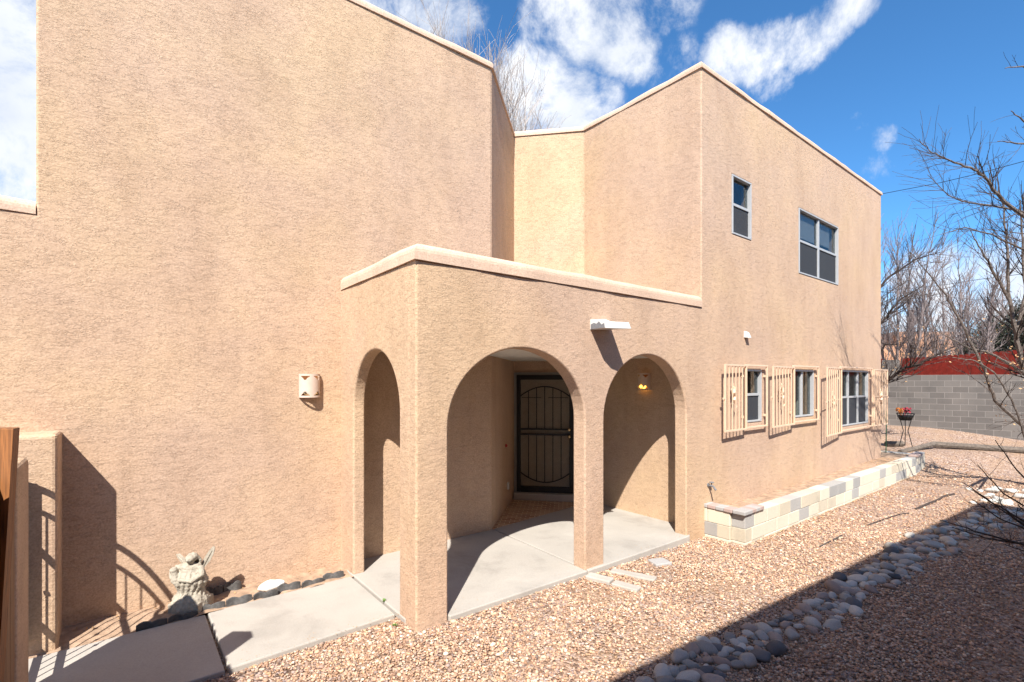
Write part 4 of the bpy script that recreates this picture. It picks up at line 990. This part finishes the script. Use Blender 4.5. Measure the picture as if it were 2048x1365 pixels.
# ---------------------------------------------------------------- bare trees
def rnd_perp(d):
    v = Vector((random.gauss(0, 1), random.gauss(0, 1), random.gauss(0, 1))); v -= d*v.dot(d); return v.normalized() if v.length > 1e-6 else d.orthogonal()
def grow(mb, p, d, L_, r, lev, kink=.16, upb=.15, spread=.75, nb=(3, 5), minr=.003, sides=(6, 5, 4, 3, 3), tips=None, ratio=.62):
    nseg = max(3, int(L_/.22) if lev < 2 else 3); nseg = min(nseg, 9); pts = [p.copy()]; ds = []; q_ = p.copy(); dd = d.normalized()
    for i in range(nseg):
        dd = (dd+rnd_perp(dd)*kink*random.uniform(.3, 1)+UP*upb*.35).normalized(); q_ = q_+dd*(L_/nseg); pts.append(q_.copy()); ds.append(dd.copy())
    r1 = max(minr*.6, r*.42); mb.tube(pts, [r+(r1-r)*i/nseg for i in range(nseg+1)], sides[min(lev, len(sides)-1)] if r > minr*1.3 else 3, cap=False)
    if lev <= 0 or r*.5 < minr*.55:
        if tips is not None: tips.append((pts[-1], ds[-1]))
        return
    for k in range(random.randint(*nb)):
        t = random.uniform(.22, 1.0); i = min(nseg-1, int(t*nseg)); b = pts[i].lerp(pts[i+1], t*nseg-i)
        nd = (ds[i]+rnd_perp(ds[i])*random.uniform(.5, 1.1)*spread+UP*upb).normalized()
        grow(mb, b, nd, L_*random.uniform(.42, .78)*ratio/.62*.9, max(minr*.7, r*(1-.5*t)*random.uniform(.45, .62)), lev-1, kink, upb, spread, nb, minr, sides, tips, ratio)
def limb(mb, tw, pts, r0, r1, ntw=14, tl=.8, lev=2, upb=.2, minr=.004, tips=None, kink=.2):
    """Hand placed limb through points, with twigs growing from it."""
    P = [Vector(p) for p in pts]; Q = []
    for i in range(len(P)-1):
        for k in range(5): Q.append(P[i].lerp(P[i+1], k/5)+Vector((random.gauss(0, 1), random.gauss(0, 1), random.gauss(0, 1)))*(r0*.18 if i or k else 0))
    Q.append(P[-1]); n = len(Q); mb.tube(Q, [r0+(r1-r0)*i/(n-1) for i in range(n)], 7)
    for k in range(ntw):
        t = random.uniform(.08, 1); i = min(n-2, int(t*(n-1))); d = (Q[i+1]-Q[i]).normalized()
        grow(tw, Q[i], (d*.8+rnd_perp(d)*.9+UP*upb).normalized(), tl*random.uniform(.5, 1.2), max(minr, (r0+(r1-r0)*t)*.4), lev, kink, upb, .8, (2, 4), minr, (5, 4, 3, 3), tips)
def leaves(tips, frac, size, root, n=3):
    mb = MB()
    for p, d in tips:
        if random.random() > frac: continue
        for k in range(n):
            c = p+Vector((random.gauss(0, 1), random.gauss(0, 1), random.gauss(0, 1)))*size*1.3; a = Vector((random.gauss(0, 1), random.gauss(0, 1), random.gauss(0, 1))).normalized(); b = a.orthogonal().normalized(); l = size*random.uniform(.6, 1.2)
            mb.add([c-a*l, c-b*l*.5, c+a*l*.9, c+b*l*.5], [(0, 1, 2, 3)])
    if mb.v: mb.build('dry_leaves', 'leaf', root)

# tree near the right edge: limbs leaning in from outside the frame
random.seed(21)
base = at(2175, 905, 10.2); base.z = gz(base.x, base.y)
t1 = empty('bare_tree', base, 'bare tree with long grey limbs leaning in from the right edge', 'tree'); tk = MB(); tw = MB(); tips = []
fork = at(2120, 800, 10.2)
tk.tube([base-UP*.1, base.lerp(fork, .5)+RT*.04, fork], [.13, .11, .09], 9)
limb(tk, tw, [fork, at(2048, 745, 10), at(2035, 680, 9.9), at(2020, 610, 9.8), at(2016, 540, 9.7), at(2012, 470, 9.6), at(2003, 400, 9.6)], .055, .010, 40, .75, 2, .3, .004, tips)
limb(tk, tw, [at(2033, 665, 9.9), at(2052, 590, 9.9), at(2045, 500, 9.9), at(2040, 400, 9.8)], .04, .01, 16, .7, 2, .3, .004, tips)
limb(tk, tw, [at(2018, 600, 9.8), at(1985, 540, 9.7), at(1962, 500, 9.6), at(1940, 460, 9.6)], .03, .006, 12, .6, 2, .3, .004, tips)
limb(tk, tw, [fork, at(2048, 855, 9.7), at(1990, 800, 9.6), at(1968, 740, 9.5), at(1930, 660, 9.4), at(1896, 600, 9.3), at(1862, 552, 9.2), at(1820, 505, 9.2)], .038, .006, 22, .6, 2, .2, .0035, tips)
limb(tk, tw, [fork, at(2050, 748, 9.8), at(2010, 722, 9.7), at(1975, 705, 9.6), at(1940, 698, 9.5), at(1905, 680, 9.4), at(1870, 660, 9.4)], .034, .006, 16, .55, 2, .05, .0035, tips)
limb(tk, tw, [fork, at(2052, 880, 9.5), at(2030, 812, 9.4), at(1990, 745, 9.3), at(1950, 722, 9.3), at(1905, 715, 9.3)], .025, .006, 12, .5, 2, .0, .0035, tips)
# high dark limbs reaching over the sky
limb(tk, tw, [fork, at(2130, 640, 9.6), at(2100, 520, 9), at(2048, 435, 8.6), at(2000, 396, 8.5), at(1975, 360, 8.4), at(1950, 340, 8.3), at(1900, 322, 8.2), at(1865, 305, 8.2), at(1838, 278, 8.2)], .045, .004, 60, .6, 2, .12, .0035)
limb(tk, tw, [at(2105, 540, 9), at(2048, 424, 8.8), at(1985, 412, 8.6), at(1930, 405, 8.4), at(1895, 390, 8.3), at(1855, 350, 8.2)], .022, .004, 34, .6, 2, .1, .0035)
limb(tk, tw, [at(2110, 560, 9), at(2048, 500, 8.8), at(1985, 470, 8.7), at(1930, 455, 8.6), at(1880, 470, 8.6)], .022, .004, 30, .6, 2, .1, .0035)
limb(tk, tw, [at(2130, 640, 9.6), at(2140, 380, 8.8), at(2080, 280, 8.6), at(2045, 240, 8.4), at(2022, 222, 8.3)], .03, .006, 5, .4, 1, .1, .0035)
limb(tk, tw, [at(2140, 380, 8.8), at(2100, 160, 8.6), at(2045, 134, 8.4), at(2010, 137, 8.3)], .025, .006, 4, .3, 1, .1, .0035)
limb(tk, tw, [at(2140, 450, 8.8), at(2060, 290, 8.6), at(2020, 285, 8.4), at(1995, 283, 8.3)], .022, .005, 5, .4, 1, .2, .0035)
tk.build('trunk', 'bark_near', t1); tw.build('crown', 'bark_dark', t1); leaves([t for t in tips if t[0].z < 3.4], .14, .026, t1)

# bushy twigs at the lower right edge
random.seed(5)
b0 = at(2190, 1150, 5.2); b0.z = gz(b0.x, b0.y)
t2 = empty('bare_shrub', b0, 'leafless shrub with dark twigs reaching in at the lower right edge', 'shrub'); tk = MB(); tw = MB()
for (tgt, r) in (((1880, 1040, 4.4), .011), ((1905, 1055, 4.5), .010), ((1925, 965, 4.5), .010), ((1955, 930, 4.6), .010), ((1990, 880, 4.7), .010), ((1945, 1000, 4.4), .010), ((1935, 975, 4.7), .008), ((2010, 1090, 4.3), .009), ((2035, 1010, 4.2), .012), ((1975, 1005, 4.9), .009), ((2060, 900, 4.8), .012)):
    e = at(*tgt); m_ = b0.lerp(e, .5)+UP*random.uniform(.10, .26); m2 = b0.lerp(e, .8)+UP*random.uniform(.0, .10)
    limb(tk, tw, [b0, m_, m2, e], r*1.3, .003, 11, .26, 2, .12, .0022, None, .28)
tk.build('trunk', 'bark_dark', t2); tw.build('crown', 'bark_dark', t2)

# limb sweeping from behind the house corner
random.seed(9)
c0 = at(1690, 880, 17); c0.z = gz(c0.x, c0.y)
t3 = empty('bare_tree', c0, 'dark bare tree whose low limb sweeps out from behind the house corner', 'tree'); tk = MB(); tw = MB(); tips = []
tk.tube([c0, at(1715, 800, 16.6), at(1745, 785, 15.6)], [.16, .12, .09], 8)
limb(tk, tw, [at(1745, 785, 15.6), at(1775, 762, 15.2), at(1806, 738, 14.8), at(1840, 728, 14.4), at(1880, 706, 14), at(1915, 690, 13.8), at(1960, 672, 13.5)], .06, .01, 52, .8, 2, .3, .006, tips)
limb(tk, tw, [at(1715, 800, 16.6), at(1720, 640, 16), at(1770, 560, 15.4), at(1830, 520, 15), at(1880, 505, 14.6)], .06, .01, 46, 1.15, 3, .2, .006, tips)
limb(tk, tw, [at(1718, 700, 16.4), at(1760, 650, 16), at(1800, 600, 15.6), at(1850, 570, 15.2)], .05, .01, 44, 1.1, 3, .2, .006, tips)
limb(tk, tw, [at(1715, 780, 16.6), at(1770, 690, 16), at(1795, 690, 15.6), at(1808, 712, 15.2)], .04, .01, 12, .7, 2, .3, .006, tips)
tk.build('trunk', 'bark_dark', t3); tw.build('crown', 'bark_dark', t3); leaves([t for t in tips if t[0].z < 3.8], .16, .035, t3, 2)

def tree(px, d, ztop, spread, lab, mat='bark_far', nst=5, seed=1, wid=.35, lev=3, r0=.12, tight=.45, nb=(4, 6), minr=.008, zfork=.5):
    random.seed(seed); g = at(px, 762, d); g.z = gz(g.x, g.y) if d < 60 else 0
    root = empty('bare_tree', g, lab, 'tree'); tk = MB(); tw = MB(); H = ztop-g.z
    fk = g+UP*zfork; tk.tube([g-UP*.2, fk], [r0*1.5, r0*1.2], 9)
    for i in range(nst):
        a = 2*math.pi*i/nst+random.uniform(-.4, .4); e = g+Vector((math.cos(a), math.sin(a), 0))*spread*random.uniform(.4, 1)+UP*H*random.uniform(.78, 1)
        m1 = fk.lerp(e, .35)+Vector((math.cos(a), math.sin(a), 0))*spread*.18; m2 = fk.lerp(e, .7)
        P = [fk, m1, m2, e]; Q = []
        for j in range(3):
            for k in range(6): Q.append(P[j].lerp(P[j+1], k/6)+Vector((random.gauss(0, 1), random.gauss(0, 1), 0))*r0*.25)
        Q.append(e); n = len(Q); rad = [max(minr, r0*(1-.93*j/(n-1))) for j in range(n)]; tk.tube(Q, rad, 6)
        for k in range(int(nb[1]*6.0)):
            t = random.uniform(.15, 1)**.8; j = min(n-2, int(t*(n-1))); dd = (Q[j+1]-Q[j]).normalized()
            grow(tw, Q[j], (dd+rnd_perp(dd)*tight*1.3+UP*.1).normalized(), H*.17*random.uniform(.5, 1.2)*(1.15-.5*t), max(minr, rad[j]*.5), lev-1, .26, .14, tight*1.5, nb, minr, (5, 4, 3, 3))
    tk.build('trunk', mat, root); tw.build('crown', mat, root); return root
tree(1793, 23, 10.3, 2.2, 'tall grey bare tree beside the far house corner', 'bark_mid', 6, 31, minr=.009, r0=.075)
tree(1890, 26, 9.0, 3.0, 'wide pale bare tree between house corner and right edge', 'bark_mid', 6, 32, minr=.010, r0=.075)
tree(1985, 30, 9.3, 3.2, 'bare tree behind the juniper at the right edge', 'bark_mid', 5, 38, minr=.011, r0=.08)
tree(1935, 22, 8.4, 2.4, 'fine twigged bare tree left of the juniper', 'bark_mid', 6, 42, minr=.009, r0=.06)
# poplars behind the roof
tree(842, 26, 19.6, 1.1, 'slender bare poplar top farthest left above the roofline', 'bark_pale', 3, 33, tight=.3, minr=.010, r0=.16, zfork=3)
tree(905, 25, 20.2, 1.9, 'bare poplar top above the tall wall just left of its corner', 'bark_pale', 5, 34, tight=.3, minr=.010, r0=.16, zfork=3)
tree(975, 25, 19.9, 2.0, 'tallest bare poplar top straddling the corner of the tall wall', 'bark_pale', 6, 35, tight=.35, minr=.010, r0=.16, zfork=3)
tree(1012, 25, 17.6, 1.3, 'bare poplar top against white cloud right of the wall corner', 'bark_pale', 4, 36, tight=.4, minr=.010, r0=.14, zfork=3)
tree(1068, 27, 17.0, 1.6, 'low bare treetop above the recessed bright wall', 'bark_pale', 5, 37, tight=.4, minr=.010, r0=.14, zfork=3)
tree(20, 26, 11.6, 2.2, 'distant bare treetop peeking over the low left parapet', 'bark_pale', 4, 39, tight=.4, minr=.010, r0=.14, zfork=3)

# juniper behind the fence
def juniper(px, d, rad, ztop, lab, seed, n=9000):
    rg = np.random.default_rng(seed); g = at(px, 762, d); g.z = .4; root = empty('juniper', g, lab, 'tree')
    tk = MB(); tk.tube([g, g+UP*(ztop-.6)], [.16, .04], 8)
    vs = []; fs = []; H = ztop-g.z; cl = [(rg.uniform(0, 2*math.pi), rg.uniform(.08, .97)) for _ in range(170)]
    for a, hh in cl:
        rr = rad*(1-hh)**.55*(.62+.5*rg.random()); c = g+Vector((rr*math.cos(a), rr*math.sin(a), H*hh)); tk.tube([g+UP*H*hh*.8, c], [.025, .008], 4)
        for k in range(n//170):
            p = c+Vector(rg.normal(0, 1, 3)*np.array([.20, .20, .26])); u = Vector((math.cos(a)*.5, math.sin(a)*.5, .8))+Vector(rg.normal(0, .45, 3)); u.normalize(); w = u.orthogonal().normalized(); l = rg.uniform(.05, .11); i = len(vs)
            vs += [p-u*l, p+w*l*.22, p+u*l, p-w*l*.22]; fs.append((i, i+1, i+2, i+3))
    tk.build('trunk', 'bark_dark', root); MB().add(vs, fs).build('crown', 'needle', root)
juniper(2050, 22, 2.6, 5.6, 'dark rounded juniper behind the red fence at the right edge', 3, 16000)
juniper(1985, 24, 2.0, 4.9, 'lower dark evergreen shrub left of the rounded juniper', 4, 11000)

# neighbouring house behind the photographer, whose parapet throws the long shadow
nh = empty('neighbour_house', (2, -3, -.15), 'neighbouring stucco house across the gravel yard behind the photographer', 'house')
NH = 5.6; sft = (NH+.18)/1.53
def edge(x): return 2.58 + (x-2.89)*(2.18-2.58)/(9.42-2.89)
xa, xb = -6.0, 9.2
ya, yb = edge(xa+1.02*sft)-sft, edge(xb+1.02*sft)-sft
MB().prism([(xa, ya-6), (xb, yb-6), (xb, yb), (xa, ya)], -.4, NH-.12).build('wall', 'stucco', nh)
sweep(MB(), [(xb, yb-6), (xb, yb), (xa, ya), (xa, ya-6)][::1], cap_prof(.02, .25, NH-.121, NH)).build('coping', 'cap', nh)
